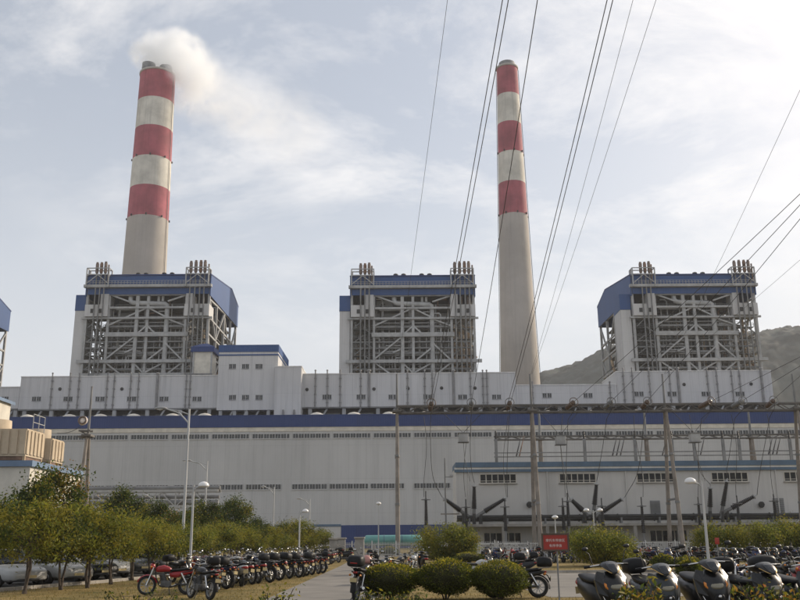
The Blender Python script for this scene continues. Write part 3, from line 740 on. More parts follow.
# ------------------------------------------------------------------ chimneys
def chimney(label, xtop, ytop, wtop, xbot, ybot, wbot, bands, flues, D):
    a, b = P(xtop, ytop, D), P(xbot, ybot, D)
    dtop = D * (_F.y + _F.z * (a.z - EYE) / D); dbot = D * (_F.y + _F.z * (b.z - EYE) / D)
    rt, rb = wtop * dtop / FPX / 2, wbot * dbot / FPX / 2
    H = a.z; k = (rb - rt) / (H - b.z)
    def R(z): return rt + (H - z) * k + 0.00002 * max(0, 120 - z) ** 2 * 4
    X = a.x
    t = thing('chimney', label, 'chimney', (X, D, 0))
    n = 40
    zs = list(np.linspace(0, ZZ(xtop, bands[-1][0], D), 14))
    cm_ = mat('chimney_concrete', (0.41, 0.375, 0.34), rough=0.9, var=0.10, scale=0.06, streak=0.22)
    red = mat('chimney_red', (0.36, 0.085, 0.11), rough=0.8, var=0.2, scale=0.12, streak=0.5)
    wht = mat('chimney_white', (0.60, 0.57, 0.50), rough=0.8, var=0.16, scale=0.12, streak=0.45)
    MB().lathe([(R(z), z) for z in zs], n=n).build('shaft', cm_, t)
    ys = [ytop] + [q[0] for q in bands]
    for i in range(len(bands)):
        z1, z0 = ZZ(xtop, ys[i], D), ZZ(xtop, ys[i + 1], D)
        MB().lathe([(R(z) , z) for z in np.linspace(z0 + .002, z1, 4)], n=n).build('red_band' if bands[i][1] == 'r' else 'white_band', red if bands[i][1] == 'r' else wht, t)
    MB().lathe([(R(H) + .05, H - .02), (R(H) + .35, H + .1), (R(H) + .35, H + .9), (R(H) - .6, H + .9)], n=n).build('rim', cm_, t)
    for fx, fy, r0, h in flues:
        MB().lathe([(r0, H - 1), (r0, H + h), (r0 * .82, H + h), (r0 * .82, H)], (fx, fy, 0), n=20).build('flue', M['steel2'], t)
    for i in (1, 3, 5):
        if i < len(ys):
            z = ZZ(xtop, ys[i] + (0 if i > 2 else 0), D)
            if i == 3 or i == 5:
                for ang in range(0, 360, 45):
                    q = math.radians(ang + 10); MB().cbox((R(z) + .25) * math.cos(q), (R(z) + .25) * math.sin(q), z + .3, .5, .5, .8).build('beacon', M['dark'], t)
    for q0 in (-14, 168):                                   # caged ladder and cable run up the shaft
        q = math.radians(q0); lad = MB(); cq, sq = math.cos(q), math.sin(q)
        for z in np.arange(40, H - 3, 3.0):
            lad.bar(((R(z) + .3) * cq, (R(z) + .3) * sq, z), ((R(z + 3) + .3) * cq, (R(z + 3) + .3) * sq, z + 3), .22, .15)
        lad.build('ladder', M['steel2'], t)
    return X, H, R(H)
CH1 = chimney('thick red and white banded chimney with twin smoking flues', 157.8, 77, 34.0, 143.5, 273, 42.5, [(104, 'r'), (132, 'w'), (162, 'r'), (191, 'w'), (221, 'r')], [(-3.6, -2.6, 2.9, 5.0), (3.6, -.6, 2.8, 4.6)], DC)
CH2 = chimney('slender red and white banded chimney between two boiler houses', 507, 70, 20.5, 517.5, 380, 38.0, [(97, 'r'), (125.5, 'w'), (155, 'r'), (185, 'w'), (217, 'r')], [(0, 0, 3.6, 3.2)], DC)
# ------------------------------------------------------------------ switchgear building
DS, DG, DR = 114.0, 105.0, 134.0
def switchgear():
    t = thing('switchgear_building', 'low pale switchgear building with teal roof bands on the right', 'building')
    D = DS
    a, b = XX(456.5, 500, D), XX(900, 500, D); zt = ZZ(620, 461.4, D)
    MB().box(a, b, D, D + 7, 0, zt - .05).build('wall', M['render'], t)
    MB().box(a - .04, b, D - .35, D + 7.05, zt - .62, zt).build('teal_band', M['teal'], t)
    MB().box(a - .18, b, D - .22, D - .003, zt - .86, zt - .63).build('white_band', M['white'], t)
    MB().box(a - .2, b, D - .26, D - .003, zt - 1.2, zt - .87).build('teal_stripe', M['teal'], t)
    zl = ZZ(620, 523.5, D)
    MB().box(a - .4, b, D - 3.2, D - .003, zl - .3, zl).build('canopy_slab', M['concrete'], t)
    MB().box(a - .1, b, D - .18, D - .003, zl + .02, zl + .9).build('dado', M['white'], t)
    for px in range(460, 900, 44):
        X = XX(px, 540, D - 3); MB().box(X - .2, X + .2, D - 3.1, D - 2.7, 0, zl - .3).build('post', M['concrete'], t)
    def win(x0, x1, y0, y1, n, transom):
        xa, xb = XX(x0, (y0 + y1) / 2, D), XX(x1, (y0 + y1) / 2, D); z1, z0 = ZZ(x0, y0, D), ZZ(x0, y1, D)
        w = MB()
        w.box(xa, xb, D - .1, D - .003, z1 - .06, z1); w.box(xa, xb, D - .1, D - .003, z0, z0 + .09)
        for i in range(n + 1):
            x = xa + (xb - xa) * i / n; w.box(x - .04, x + .04, D - .09, D - .003, z0 + .09, z1 - .06)
        if transom: w.box(xa + .07, xb - .07, D - .085, D - .003, z0 + (z1 - z0) * .24, z0 + (z1 - z0) * .24 + .05)
        o = w.build('window', M['cream'], t)
        for i in range(n):
            x = xa + (xb - xa) * i / n; y = D - .03
            MB().add([(x + .06, y + rnd.uniform(-.006, .006), z0 + .09), (x + (xb - xa) / n - .06, y + rnd.uniform(-.006, .006), z0 + .09), (x + (xb - xa) / n - .06, y, z1 - .09), (x + .06, y, z1 - .09)], [(0, 1, 2, 3)]).build('pane', M['paneglass'], o)
        MB().box(xa - .15, xb + .15, D - .22, D - .003, z0 - .1, z0 - .01).build('sill', M['concrete'], o)
    for k, x0 in enumerate((480, 559.5, 637, 711.5, 784, 860)): win(x0, x0 + 36, 474 - k * .55, 483.6 - k * .5, 6, True)
    for x0, y0 in ((484, 532.5), (650, 530), (800, 529)): win(x0, x0 + 37, y0, y0 + 12, 6, False)
    for x0, x1, y0, y1 in ((650, 660, 500.5, 514), (773, 784, 498, 513)):
        xa, xb = XX(x0, 505, D), XX(x1, 505, D); z1, z0 = ZZ(x0, y0, D), ZZ(x0, y1, D)
        lv = MB()
        for i in range(8):
            z = z0 + (z1 - z0) * i / 8; lv.add([(xa, D - .12, z), (xb, D - .12, z), (xb, D - .02, z + .2), (xa, D - .02, z + .2)], [(0, 1, 2, 3)])
        lv.build('louvre', M['steel2'], t)
    for px in (444 + 25, 548, 627, 702, 778):
        X = XX(px, 500, D); MB().tube((X, D - .15, zl + .9), (X, D - .15, zt - 1.2), .08, n=6).build('rain_pipe', M['render'], t)
    # small wall box lamps
    for px in (529, 760): 
        c = P(px, 504, D); MB().lathe([(.1, 0), (.35, .3), (.4, .5), (.3, .55)], (c.x, D, c.z), (0, -1, -.2), 10).build('wall_fan', M['dark'], t)
switchgear()
def bus_ducts():
    for k, (dy, z, r, lab) in enumerate(((1.0, 518.6, .24, 'lower dark grey bus duct running along the switchgear canopy'), (1.9, 515.8, .20, 'upper dark grey bus duct running along the switchgear canopy'))):
        D = DS - dy
        za = ZZ(620, z, D); a, b = XX(457, 517, D), XX(880, 517, D)
        t = thing('bus_duct', lab, 'bus duct')
        MB().tube((a, D, za), (b, D, za), r, n=10).build('tube', M['dark'], t)
        x = a + 1
        while x < b:
            MB().tube((x, D, za), (x + .12, D, za), r * 1.35, n=10).build('flange', M['dark'], t)
            MB().box(x + .4, x + .6, D - .1, D + .1, ZZ(620, 523.5, DS) - .02, za).build('support', M['steel2'], t)
            x += 4.6
bus_ducts()

def ribbed(p, q, r, n, m_='porcelain'):
    p, q = Vector(p), Vector(q); L_ = (q - p).length; mb = MB()
    prof = []
    for i in range(n):
        h = L_ * i / n; k = 1 - .35 * i / n
        prof += [(r * .62 * k, h), (r * k, h + L_ / n * .45), (r * .62 * k, h + L_ / n * .9)]
    mb.lathe(prof, p, q - p, 12); return mb
GRP_B = 'black cable bushings on the switchgear canopy'
bush = [((463.6, 513), (445, 499.5), 'leftmost black bushing leaning left above the switchgear canopy'), ((474, 513.5), (473.8, 487), 'upright black bushing near the left end of the switchgear building'), ((480.5, 514), (503.5, 499.5), 'black bushing leaning right near the left end of the switchgear building'),
        ((584.5, 512.5), (570.6, 500), 'black bushing leaning left, right of the tall central pole'), ((594, 509), (595.4, 485), 'upright black bushing behind the double bowl lamp'), ((599, 514), (620, 499.8), 'black bushing leaning right, beside the double bowl lamp'),
        ((710, 511), (708.7, 489), 'upright black bushing just behind the bowl street lamp at right'), ((722, 511), (725, 482.5), 'tall black bushing just right of the bowl lamp at right'), ((727, 510.5), (751.5, 497), 'rightmost black bushing leaning right above the canopy')]
TIPS = []
for (p, q, lab) in bush:
    D = DS - 2.0
    a, b = P(*p, D), P(*q, D); b.y -= .6
    t = thing('cable_bushing', lab, 'bushing', group=GRP_B)
    ax = (b - a)
    ribbed(a + ax * .18, b, .37, 14).build('insulator', M['porcelain'], t)
    MB().tube(a - ax.normalized() * .9, a + ax * .2, .24, .2, n=10).build('base_flange', M['steel2'], t)
    MB().lathe([(.2, 0), (.34, .05), (.34, .12), (.08, .2), (.06, .5)], b, ax, 10).build('cap', M['steel'], t)
    MB().tube((a.x, D, ZZ(620, 523.5, DS)), (a.x, D, a.z), .22, n=8).build('support', M['dark'], t)
    TIPS.append(b + ax.normalized() * .5)
for px, y0, y1, lab in ((426, 491, 525, 'first'), (466, 499, 531, 'second'), (505, 498.5, 531, 'third'), (563, 498, 530, 'fourth'), (568, 493, 526, 'fifth'), (602, 498, 530, 'sixth'), (642, 497, 533, 'seventh'), (699, 497, 525, 'eighth'), (738, 495.5, 527, 'ninth'), (775, 494, 521, 'tenth')):
    D = 109.0; X = XX(px, 510, D); z1, z0 = ZZ(px, y0, D), ZZ(px, y1, D)
    t = thing('surge_arrester', f'dark surge arrester on a slim post, {lab} from the left before the switchgear building', 'arrester', (X, D, 0), group='surge arresters before the switchgear building')
    MB().tube((0, 0, 0), (0, 0, z0), .14, n=8).build('post', M['steel2'], t)
    zi = z0 + (z1 - z0) * .1; zm = z0 + (z1 - z0) * .78
    ribbed((0, 0, z0), (0, 0, zm), .27, 16).build('insulator', M['porcelain'], t)
    MB().torus((0, 0, zm - .15), (0, 0, 1), .52, .05, 16, 6).bar((-.5, 0, zm - .15), (.5, 0, zm - .15), .05).build('grading_ring', M['steel2'], t)
    MB().tube((0, 0, zm), (0, 0, z1), .07, n=6).build('terminal', M['dark'], t)

# ------------------------------------------------------------------ gantries
def pole_seg(mb, p, q, r0, r1): mb.tube(p, q, r0, r1, n=12)
def gantry(name, label, D, posts, ybeam, ytop, spread, r0, xl, xr, thick, mpole):
    t = thing(name, label, 'gantry')
    zb = ZZ(600, ybeam, D)
    for px, both in posts:
        X = XX(px, ybeam, D)
        for s in (-1, 1):
            m = MB(); m.tube((X, D + s * spread, 0), (X, D + s * .25, zb), r0, r0 * .62, n=12)
            leg = m.build('pole_leg', M[mpole], t)
            for f in (.33, .66): MB().lathe([(r0 * 1.06, 0), (r0 * 1.06, .25)], (X, D + s * (spread * (1 - f) + .25 * f), zb * f), (0, -s * (spread - .25), zb), 12).build('joint_collar', M['steel2'], leg)
        zt = ZZ(px, ytop, D)
        MB().tube((X, D, zb - .6), (X, D, zt), r0 * .55, r0 * .4, n=8).build('peak', M['steel2' if mpole == 'polecon' else mpole], t)
        MB().box(X - .55, X + .55, D - .75, D + .75, zb - .32, zb - .1).build('cap_plate', M['lead'], t)
        MB().bar((X, D - spread * .62, zb * .36), (X, D + spread * .62, zb * .36), .22).build('cross_tie', M['steel2'], t)
    xa, xb = XX(xl, ybeam, D), XX(xr, ybeam, D)
    h = thick
    for dy in (-h * .55, h * .55):
        for dz in (-h / 2, h / 2): MB().box(xa, xb, D + dy - .09, D + dy + .09, zb + dz - .09, zb + dz + .09).build('chord', M['lead'], t)
    n = int((xb - xa) / 1.3); lac = MB()
    for i in range(n):
        x0, x1 = xa + (xb - xa) * i / n, xa + (xb - xa) * (i + 1) / n; s = 1 if i % 2 else -1
        for dy in (-h * .55, h * .55): lac.bar((x0, D + dy, zb - s * h / 2), (x1, D + dy, zb + s * h / 2), .09)
        for dz in (-h / 2, h / 2): lac.bar((x0, D - s * h * .55, zb + dz), (x1, D + s * h * .55, zb + dz), .09)
    lac.build('lacing', M['lead'], t)['kind'] = 'stuff'
    return zb
Z_BEAM = gantry('line_gantry', 'tall lattice beam gantry on concrete A frame poles before the switchgear building', DG, [(397, 1), (531.5, 1), (665, 1), (796, 1), (930, 1)], 408.3, 374, 2.6, .27, 396, 935, .8, 'polecon')
gantry('line_gantry', 'lone concrete A frame pole at left in front of the turbine hall', DG, [(88.5, 1)], 430, 386.5, 2.2, .28, 80, 92, .7, 'polecon')
gantry('line_gantry', 'lower tan pole gantry standing behind the switchgear building roof', DR, [(540, 1), (646, 1), (751, 1), (858, 1)], 437.5, 410, 1.6, .36, 494, 880, .5, 'polecon')
def pipe_rack():
    D = DR - 4
    z1, z2 = ZZ(620, 452, D), ZZ(620, 456, D)
    t = thing('busbar_frame', 'grey busbar frame with low rails behind the switchgear roof', 'busbar frame')
    xa, xb = XX(494, 454, D), XX(860, 454, D)
    for z in (z1, z2): MB().box(xa, xb, D - .08, D + .08, z - .07, z + .07).build('rail', M['steel2'], t)
    for px in (496, 584.5, 635, 672, 694, 723, 739, 790, 830):
        X = XX(px, 450, D); MB().box(X - .2, X + .2, D - .35, D - .09, 0, ZZ(px, 439, D)).build('post', M['steel2'], t)
        rb = ribbed((X, D - .22, ZZ(px, 439, D)), (X, D - .22, ZZ(px, 431, D)), .2, 7); rb.build('insulator', M['porcelain'], t)
    for px in (516, 519, 612, 616, 620, 662, 700, 768, 772, 776, 812):
        X = XX(px, 450, D); q = P(px + 5, 440, D + 2)
        MB().tube((X, D, z2), (q.x, D + 2, q.z + .5), .12, .05, n=6).build('arm', M['rust' if px % 2 else 'dark'], t)
pipe_rack()
RINGS = [430, 470, 507.5, 566, 604, 641, 698, 731, 765]
NTH = ['first', 'second', 'third', 'fourth', 'fifth', 'sixth', 'seventh', 'eighth', 'ninth']
# conductor height over distance: gantry beam, span overhead, tower behind the camera
def wz(D, z0):
    k1 = (28.0 - 15.8) / 65.0; t = (105.0 - D)
    return z0 + k1 * t * (1 + .0022 * (t - 65))
def wire_end(x, y, z0):
    lo, hi = 2.0, 104.0
    for _ in range(50):
        m_ = (lo + hi) / 2
        if ZZ(x, y, m_) < wz(m_, z0): lo = m_
        else: hi = m_
    return (lo + hi) / 2
def wire(x0, xe, ye, z0, X0, r, label, D0=DG, split=0.0):
    De = wire_end(xe, ye, z0); Xe = XX(xe, ye, De)
    sl = (Xe - X0) / (De - D0)
    pts = []
    for i in range(25):
        D = D0 + (-45 - D0) * i / 24; pts.append((X0 + sl * (D - D0), D, wz(D, z0)))
    grp = 'overhead conductors'
    t = thing('power_line', label, 'power line', group=grp)
    for s in ((-split, split) if split else (0,)):
        MB().path([(x + s, y, z + s * .3) for x, y, z in pts], r, 5).build('conductor', M['wire'], t)
    return Vector(pts[0]), (Vector(pts[1]) - Vector(pts[0])).normalized()
ends = [(505.5, 0), (537.5, 0), (610, 0), (800, 194), (800, 205), (800, 219), (800, 357), (800, 366), (800, 376)]
labs = ['double overhead line passing just left of the slender chimney top', 'overhead line crossing the slender chimney from upper right to lower left', 'double overhead line rising right of the slender chimney',
        'topmost of three lines crossing the right boiler house', 'middle of three lines crossing the right boiler house', 'lowest of three lines crossing the right boiler house',
        'upper of three low lines crossing the right bunker bay', 'middle of three low lines crossing the right bunker bay', 'lower of three low lines crossing the right bunker bay']
for k, (px, e) in enumerate(zip(RINGS, ends)):
    X0 = XX(px, 408, DG); z0 = Z_BEAM
    p0, d = wire(px, e[0], e[1], z0, X0, .026, labs[k], split=.16 if k in (0, 2) else 0)
    t = thing('insulator_string', f'brown tension insulator string, {NTH[k]} from the left on gantry beam', 'insulator', group='insulator strings on the gantry beam')
    s0 = Vector((X0, DG - .6, z0)); e0 = s0 + d * 2.6
    mb = MB(); prof = []
    for i in range(13): prof += [(.06, i * .17), (.27, i * .17 + .05), (.23, i * .17 + .10), (.06, i * .17 + .13)]
    mb.lathe(prof, s0, d, 14); mb.build('discs', M['brownins' if k % 3 != 1 else 'steel2'], t)
    MB().torus(s0 + d * 2.3, d, .5, .05, 18, 6).build('grading_ring', M['brownins' if k % 3 == 0 else 'steel2'], t)
    MB().path([e0, e0 + Vector((0, .3, -.9)), Vector((X0, DG - .9, z0 - 1.4))], .03, 5).build('jumper', M['wire'], t)
    # dropper to the bushing
    tip = TIPS[k]
    a = Vector((X0, DG - .9, z0 - 1.4)); ts = []
    for i in range(13):
        f = i / 12; q = a.lerp(tip, f); side = (1 if tip.x > a.x else -1)
        q.x = a.x + (tip.x - a.x) * (f ** 3.0); q.z = a.z + (tip.z - a.z) * (f ** .9) - (math.sin(f * math.pi) ** 2) * (.9 if abs(tip.x - a.x) > .8 else 0); q.y = a.y + (tip.y - a.y) * f
        ts.append(q)
    tag(MB().path(ts, .035, 5).build('dropper_cable', M['wire']), f'thin dropper cable, {NTH[k]} from the left under the gantry beam', 'cable', 'dropper cables under the gantry beam')
    # suspension hook and clamp under the beam
for px, e, lab in ((397, (447.5, 0), 'thin ground wire at the left rising from the lone middle pole'), (531, (633, 0), 'thin ground wire rising from the pole beside the slender chimney, left of a pair'), (532, (656, 0), 'thin ground wire rising from the pole beside the slender chimney, right of a pair'),
                   (664.5, (800, 90), 'steep thin ground wire at the right edge of the sky'), (665.5, (800, 260), 'shallow thin ground wire over the right boiler house')):
    z0 = ZZ(px, 374, DG); wire(px, e[0], e[1], z0, XX(px, 374, DG), .014, lab)
for k, (px, py) in enumerate(((463.3, 437.5), (560.5, 440), (694.5, 437.5))):
    c = P(px, py, DG - .4)
    t = thing('line_trap', ('grey line trap box hanging left of the tall central pole', 'grey line trap box hanging right of the tall central pole', 'grey line trap box hanging right of the second A frame pole')[k], 'line trap', (c.x, c.y, c.z), group='line traps hanging from the gantry')
    MB().bbox(-.55, .55, -.5, .5, -.55, .5, .08).build('box', M['steel'], t)
    MB().box(-.62, .62, -.56, .56, .42, .52).box(-.62, .62, -.56, .56, -.6, -.5).build('band', M['steel2'], t)
    MB().path([(0, 0, .52), (-2.2, .2, Z_BEAM - c.z - .5)], .03, 5).path([(0, 0, .52), (2.2, .2, Z_BEAM - c.z - .5)], .03, 5).build('hanger', M['wire'], t)
    MB().path([(0, 0, -.6), (.1, -.1, -2.5), (.6, -.5, -5.0)], .03, 5).build('tail_cable', M['wire'], t)
def misc_cables():
    for i, (a, b, lab) in enumerate((((57, 433), (84, 424), 'short cable at the lone left pole'),)):
        p, q = P(*a, 104), P(*b, 104)
        tag(MB().path([p.lerp(q, f) + Vector((0, 0, -.4 * math.sin(f * math.pi))) for f in np.linspace(0, 1, 8)], .035, 5).build('dropper_cable', M['wire']), lab, 'cable')
    c = P(83.3, 421, 103.4)
    t = thing('insulator_string', 'red and white insulator end beside the lone left pole', 'insulator')
    MB().lathe([(.1, 0), (.55, .1), (.5, .25), (.1, .3)], c, (0, -1, .15), 16).build('discs', M['signwhite'], t)
    MB().torus(c + Vector((0, -.35, .05)), (0, -1, .15), .42, .1, 16, 6).build('ring', M['brownins'], t)
    # extra vertical cables from the beam down to the arresters
    for k, px in enumerate((426, 466, 505, 563, 642, 699, 738, 775)):
        D = 106.5; X = XX(px, 470, D); b = Vector((XX(px, 495, 109), 109, ZZ(px, 497, 109)))
        a = Vector((X + rnd.uniform(-.4, .4), D, Z_BEAM - .6))
        tag(MB().path([a.lerp(b, f) + Vector((.25 * math.sin(f * 5 + k), 0, 0)) for f in np.linspace(0, 1, 9)], .03, 5).build('arrester_cable', M['wire']),
            f'thin cable hanging to the {NTH[k]} cabled surge arrester from the left', 'cable', 'cables hanging to the surge arresters')
misc_cables()
def yard_pole():
    D = 108.0; X = XX(445.5, 500, D); z1 = ZZ(445, 458, D)
    t = thing('camera_pole', 'thin grey pole with small camera arm left of the switchgear building', 'pole', (X, D, 0))
    MB().tube((0, 0, 0), (0, 0, z1), .12, .07, n=8).build('pole', M['steel2'], t)
    za = ZZ(445, 477, D)
    MB().bar((0, 0, za), (.9, 0, za), .08).build('arm', M['steel2'], t); MB().cbox(.75, -.15, za + .12, .4, .6, .25).build('camera', M['steel'], t)
    zb = ZZ(445, 514, D)
    MB().bar((-.6, 0, zb), (1.6, 0, zb), .14).build('cross_arm', M['polecon'], t)
yard_pole()

# ------------------------------------------------------------------ lamps
def street_lamp(label, px, ybase, ytop, D, arm, kind, group, r=.07):
    X = XX(px, (ytop + 540) / 2, D); H = ZZ(px, ytop, D)
    t = thing('street_lamp', label, 'street lamp', (X, D, 0), group=group)
    MB().tube((0, 0, 0), (0, 0, H), r * 1.25, r * .75, n=10).build('pole', M['galv'], t)
    MB().lathe([(r * 2.6, 0), (r * 2.6, .05), (r * 1.7, .07), (r * 1.5, .55), (r * 1.3, .6)], n=10).build('base', M['galv'], t)
    for ax in (arm if isinstance(arm, tuple) else (arm,)):
        if kind == 'cobra':
            s = 1 if ax > 0 else -1
            MB().path([(0, 0, H - .9), (ax * .3, 0, H - .25), (ax * .75, 0, H + .05)], r * .55, 8).path([(0, 0, H - .35), (ax * .32, 0, H - .1), (ax * .75, 0, H + .0)], r * .4, 6).build('arm', M['galv'], t)
            hd = MB(); hd.loft([(ax * .68, 0, H + .05, .03, .03), (ax * .76, 0, H + .07, .13, .08), (ax * .9, 0, H + .08, .17, .10), (ax * 1.02, 0, H + .06, .12, .06), (ax * 1.06, 0, H + .05, .03, .02)][::s], 12)
            o = hd.build('lamp_head', M['steel'], t)
            MB().loft([(ax * .8, 0, H - .005, .08, .03), (ax * .9, 0, H - .02, .12, .06), (ax * .98, 0, H - .0, .06, .03)][::s], 10).build('lens', M['lampwhite'], o)
        elif kind == 'bowl':
            MB().path([(0, 0, H - .25), (ax * .3, 0, H - .1), (ax, 0, H - .06)], r * .55, 8).build('arm', M['galv'], t)
            o = MB().lathe([(.23, -.06), (.24, -.04), (.20, .06), (.12, .12), (.04, .14), (0, .14)], (ax, 0, H), n=16).build('lamp_shade', M['lampwhite'], t)
            MB().lathe([(.16, -.10), (.215, -.07), (.215, -.055)], (ax, 0, H), n=16).build('lens', M['lampwhite'], o)
        else:
            MB().lathe([(.08, 0), (.3, .1), (.32, .2), (.16, .34), (0, .36)], (0, 0, H), n=12).build('lamp_shade', M['lampwhite'], t)
    return t
street_lamp('tall curved arm street lamp before the left trees, head to the left', 186.0, 566, 409, 57, -2.1, 'cobra', 'curved arm street lamps', .085)
street_lamp('shorter curved arm street lamp just right of the tallest lamp', 205.5, 555, 461, 85, -2.2, 'cobra', 'curved arm street lamps', .09)
street_lamp('curved arm street lamp standing over the hedge middle', 273.5, 552, 487, 100, -1.4, 'cobra', 'curved arm street lamps', .09)
street_lamp('distant curved arm street lamp behind the hedge end', 309.5, 550, 499, 118, -1.6, 'cobra', 'curved arm street lamps', .09)
street_lamp('small curved arm lamp among the trees by the beige building', 153.5, 553, 496, 92, -1.0, 'cobra', 'curved arm street lamps', .07)
street_lamp('white bowl garden lamp behind the left motorcycle row', 192.5, 579, 485, 39, .42, 'bowl', 'bowl garden lamps', .055)
street_lamp('small bowl garden lamp at the end of left motorcycle row', 299.5, 562, 511, 66, .4, 'bowl', 'bowl garden lamps', .06)
street_lamp('slim post lamp before the teal tank', 378.5, 550, 505, 110, 0, 'post', 'post lamps')
street_lamp('bowl garden lamp behind the near scooters on the right', 704.0, 575, 481, 37, -.45, 'bowl', 'bowl garden lamps', .055)
street_lamp('double bowl lamp behind the right bushes', 594, 553, 510, 74, (-.55, .55), 'bowl', 'bowl garden lamps', .06)
street_lamp('short post lamp directly above the red notice board', 555.5, 553, 519, 90, 0, 'post', 'post lamps')

# ------------------------------------------------------------------ beige building with cooling towers at the left edge
def left_block():
    t = thing('beige_building', 'low pale building with blue grey roof band at left edge', 'building')
    D0, D1 = 60.0, 69.5
    X1 = XX(29, 480, D0); zt = ZZ(29, 460.5, D0); zb = ZZ(29, 466.5, D0)
    MB().box(X1 - 22, X1, D0, D1, 0, zt - .03).build('wall', M['cream'], t)
    MB().box(X1 - 22, X1 + .18, D0 - .18, D1 + .18, zb, zt).build('roof_band', M['bluetrim'], t)
    return X1, zt, D0
LX, LZ, LD = left_block()
def cooling_tower(label, x0, x1, y0, y1, zt, neck):
    t = thing('cooling_tower', label, 'cooling tower', ((x0 + x1) / 2, (y0 + y1) / 2, LZ), group='rooftop cooling towers')
    w, d, h = (x1 - x0) / 2, (y1 - y0) / 2, zt - LZ
    for sx in (-1, 0, 1):
        for sy in (-1, 1): MB().box(sx * (w - .15) - .08, sx * (w - .15) + .08, sy * (d - .15) - .08, sy * (d - .15) + .08, 0, .36).build('leg', M['tanpipe'], t)
    MB().box(-w + .12, w - .12, -d + .12, d - .12, .1, .36).build('basin', M['rust'], t)
    MB().box(-w + .05, w - .05, -d + .05, d - .05, .36, h).build('casing', M['beige'], t)
    n = int(2 * w / .55)
    for i in range(n):
        x = -w + 2 * w * (i + .5) / n; MB().box(x - .2, x + .2, -d - .02, -d + .045, .5, h - .1).build('panel', M['beige'], t)
    n = int(2 * d / .55)
    for i in range(n):
        y = -d + 2 * d * (i + .5) / n; MB().box(w - .045, w + .02, y - .2, y + .2, .5, h - .1).build('panel', M['beige'], t)
    MB().lathe([(neck, h), (neck * .97, h + .75), (neck * .9, h + .75), (neck * .9, h)], n=24).build('fan_cowl', M['beige'], t)
def towers():
    zt1 = ZZ(26, 428.5, LD + .6); zt2 = ZZ(62, 437, LD + 7)
    cooling_tower('large beige panelled cooling tower on the pale roof at left edge', XX(26.5, 445, LD + .6) - 6.2, XX(26.5, 445, LD + .6), LD + .6, LD + 3.7, zt1, 1.25)
    cooling_tower('smaller beige panelled cooling tower nearer the roof corner', XX(52.5, 445, LD + 5.2) - 3.0, XX(52.5, 445, LD + 5.2), LD + 5.2, LD + 7.6, zt1 - .15, .85)
    # handrail on the first tower
    t = thing('handrail', 'thin grey handrail around the cooling tower top', 'railing')
    z = zt1; x1 = XX(26.5, 445, LD + .6); m = MB()
    for y in (LD + 1.6, LD + 2.6, LD + 3.6):
        m.tube((x1 - .1, y, z - .02), (x1 - .1, y, z + 1.1), .03, n=6)
    for h in (.55, 1.1): m.tube((x1 - .1, LD + 1.6, z + h), (x1 - .1, LD + 3.6, z + h), .03, n=6)
    m.build('rail', M['steel'], t)
    t = thing('gabled_shed', 'cream gabled building corner cut by the left edge', 'building')
    D = 78.0; X1 = XX(9.8, 415, D + 14); ze = ZZ(9.8, 402, D + 14)
    MB().prism([(X1 - 14, 0), (X1, 0), (X1, ze), (X1 - 7, ze + 2.4), (X1 - 14, ze)], D, D + 14).build('wall', M['cream'], t)
    MB().prism([(X1 + .3, ze - .3), (X1 + .3, ze), (X1 - 7, ze + 2.75), (X1 - 14.3, ze), (X1 - 14.3, ze - .3), (X1 - 7, ze + 2.42)], D - .4, D + 14.4).build('roof', M['bluetrim'], t)
towers()
def pipe_bridge():
    D = 150.0
    t = thing('pipe_bridge', 'grey pipe bridge running before the turbine hall at left', 'pipe bridge')
    a, b = XX(60, 495, D), XX(218, 495, D); z0, z1 = ZZ(150, 507, D), ZZ(150, 491, D)
    for dy in (0, 2.4):
        for z in (z0, z1): MB().box(a, b, D + dy - .15, D + dy + .15, z - .2, z + .2).build('chord', M['steel'], t)
        x = a; i = 0
        while x < b - 2.4:
            MB().box(x - .1, x + .1, D + dy - .1, D + dy + .1, z0 + .2, z1 - .2).build('upright', M['steel'], t)
            MB().bar((x, D + dy, z0 if i % 2 else z1), (x + 2.7, D + dy, z1 if i % 2 else z0), .15).build('diagonal', M['steel'], t); x += 2.7; i += 1
    for k, (z, r) in enumerate(((z0 + .7, .42), (z0 + 1.6, .3), (z1 + .5, .4))):
        MB().tube((a, D + .6 + .5 * k, z), (b, D + .6 + .5 * k, z), r, n=10).build('pipe', M['steel2'], t)
    for px in (70, 118, 167, 213):
        X = XX(px, 510, D); MB().box(X - .3, X + .3, D - .1, D + 2.5, 0, z0 - .2).build('trestle', M['concrete'], t)
pipe_bridge()

# ------------------------------------------------------------------ tank, fence, gate pillars
def tank():
    D = 125.0; a, b = P(366, 540, D), P(420, 540, D); r = (ZZ(390, 535, D) - ZZ(390, 546, D)) / 2; zc = ZZ(390, 540.5, D)
    t = thing('storage_tank', 'horizontal teal storage tank behind the picket fence', 'tank', (0, 0, 0))
    MB().lathe([(0, -.35), (r * .6, -.25), (r * .92, -.05), (r, .12), (r, b.x - a.x - .12), (r * .92, b.x - a.x + .05), (r * .6, b.x - a.x + .25), (0, b.x - a.x + .35)], (a.x, D, zc), (1, 0, 0), 24).build('shell', mat('tank_teal', (0.12, 0.33, 0.31), rough=.45, streak=.2), t)
    for f in (.15, .5, .85):
        x = a.x + (b.x - a.x) * f; MB().box(x - .2, x + .2, D - r * .7, D + r * .7, 0, zc - r * .6).build('saddle', M['concrete'], t)
    for f in (.33, .66):
        x = a.x + (b.x - a.x) * f; MB().lathe([(r + .02, 0), (r + .02, .1)], (x, D, zc), (1, 0, 0), 24).build('strap', M['teal'], t)
tank()
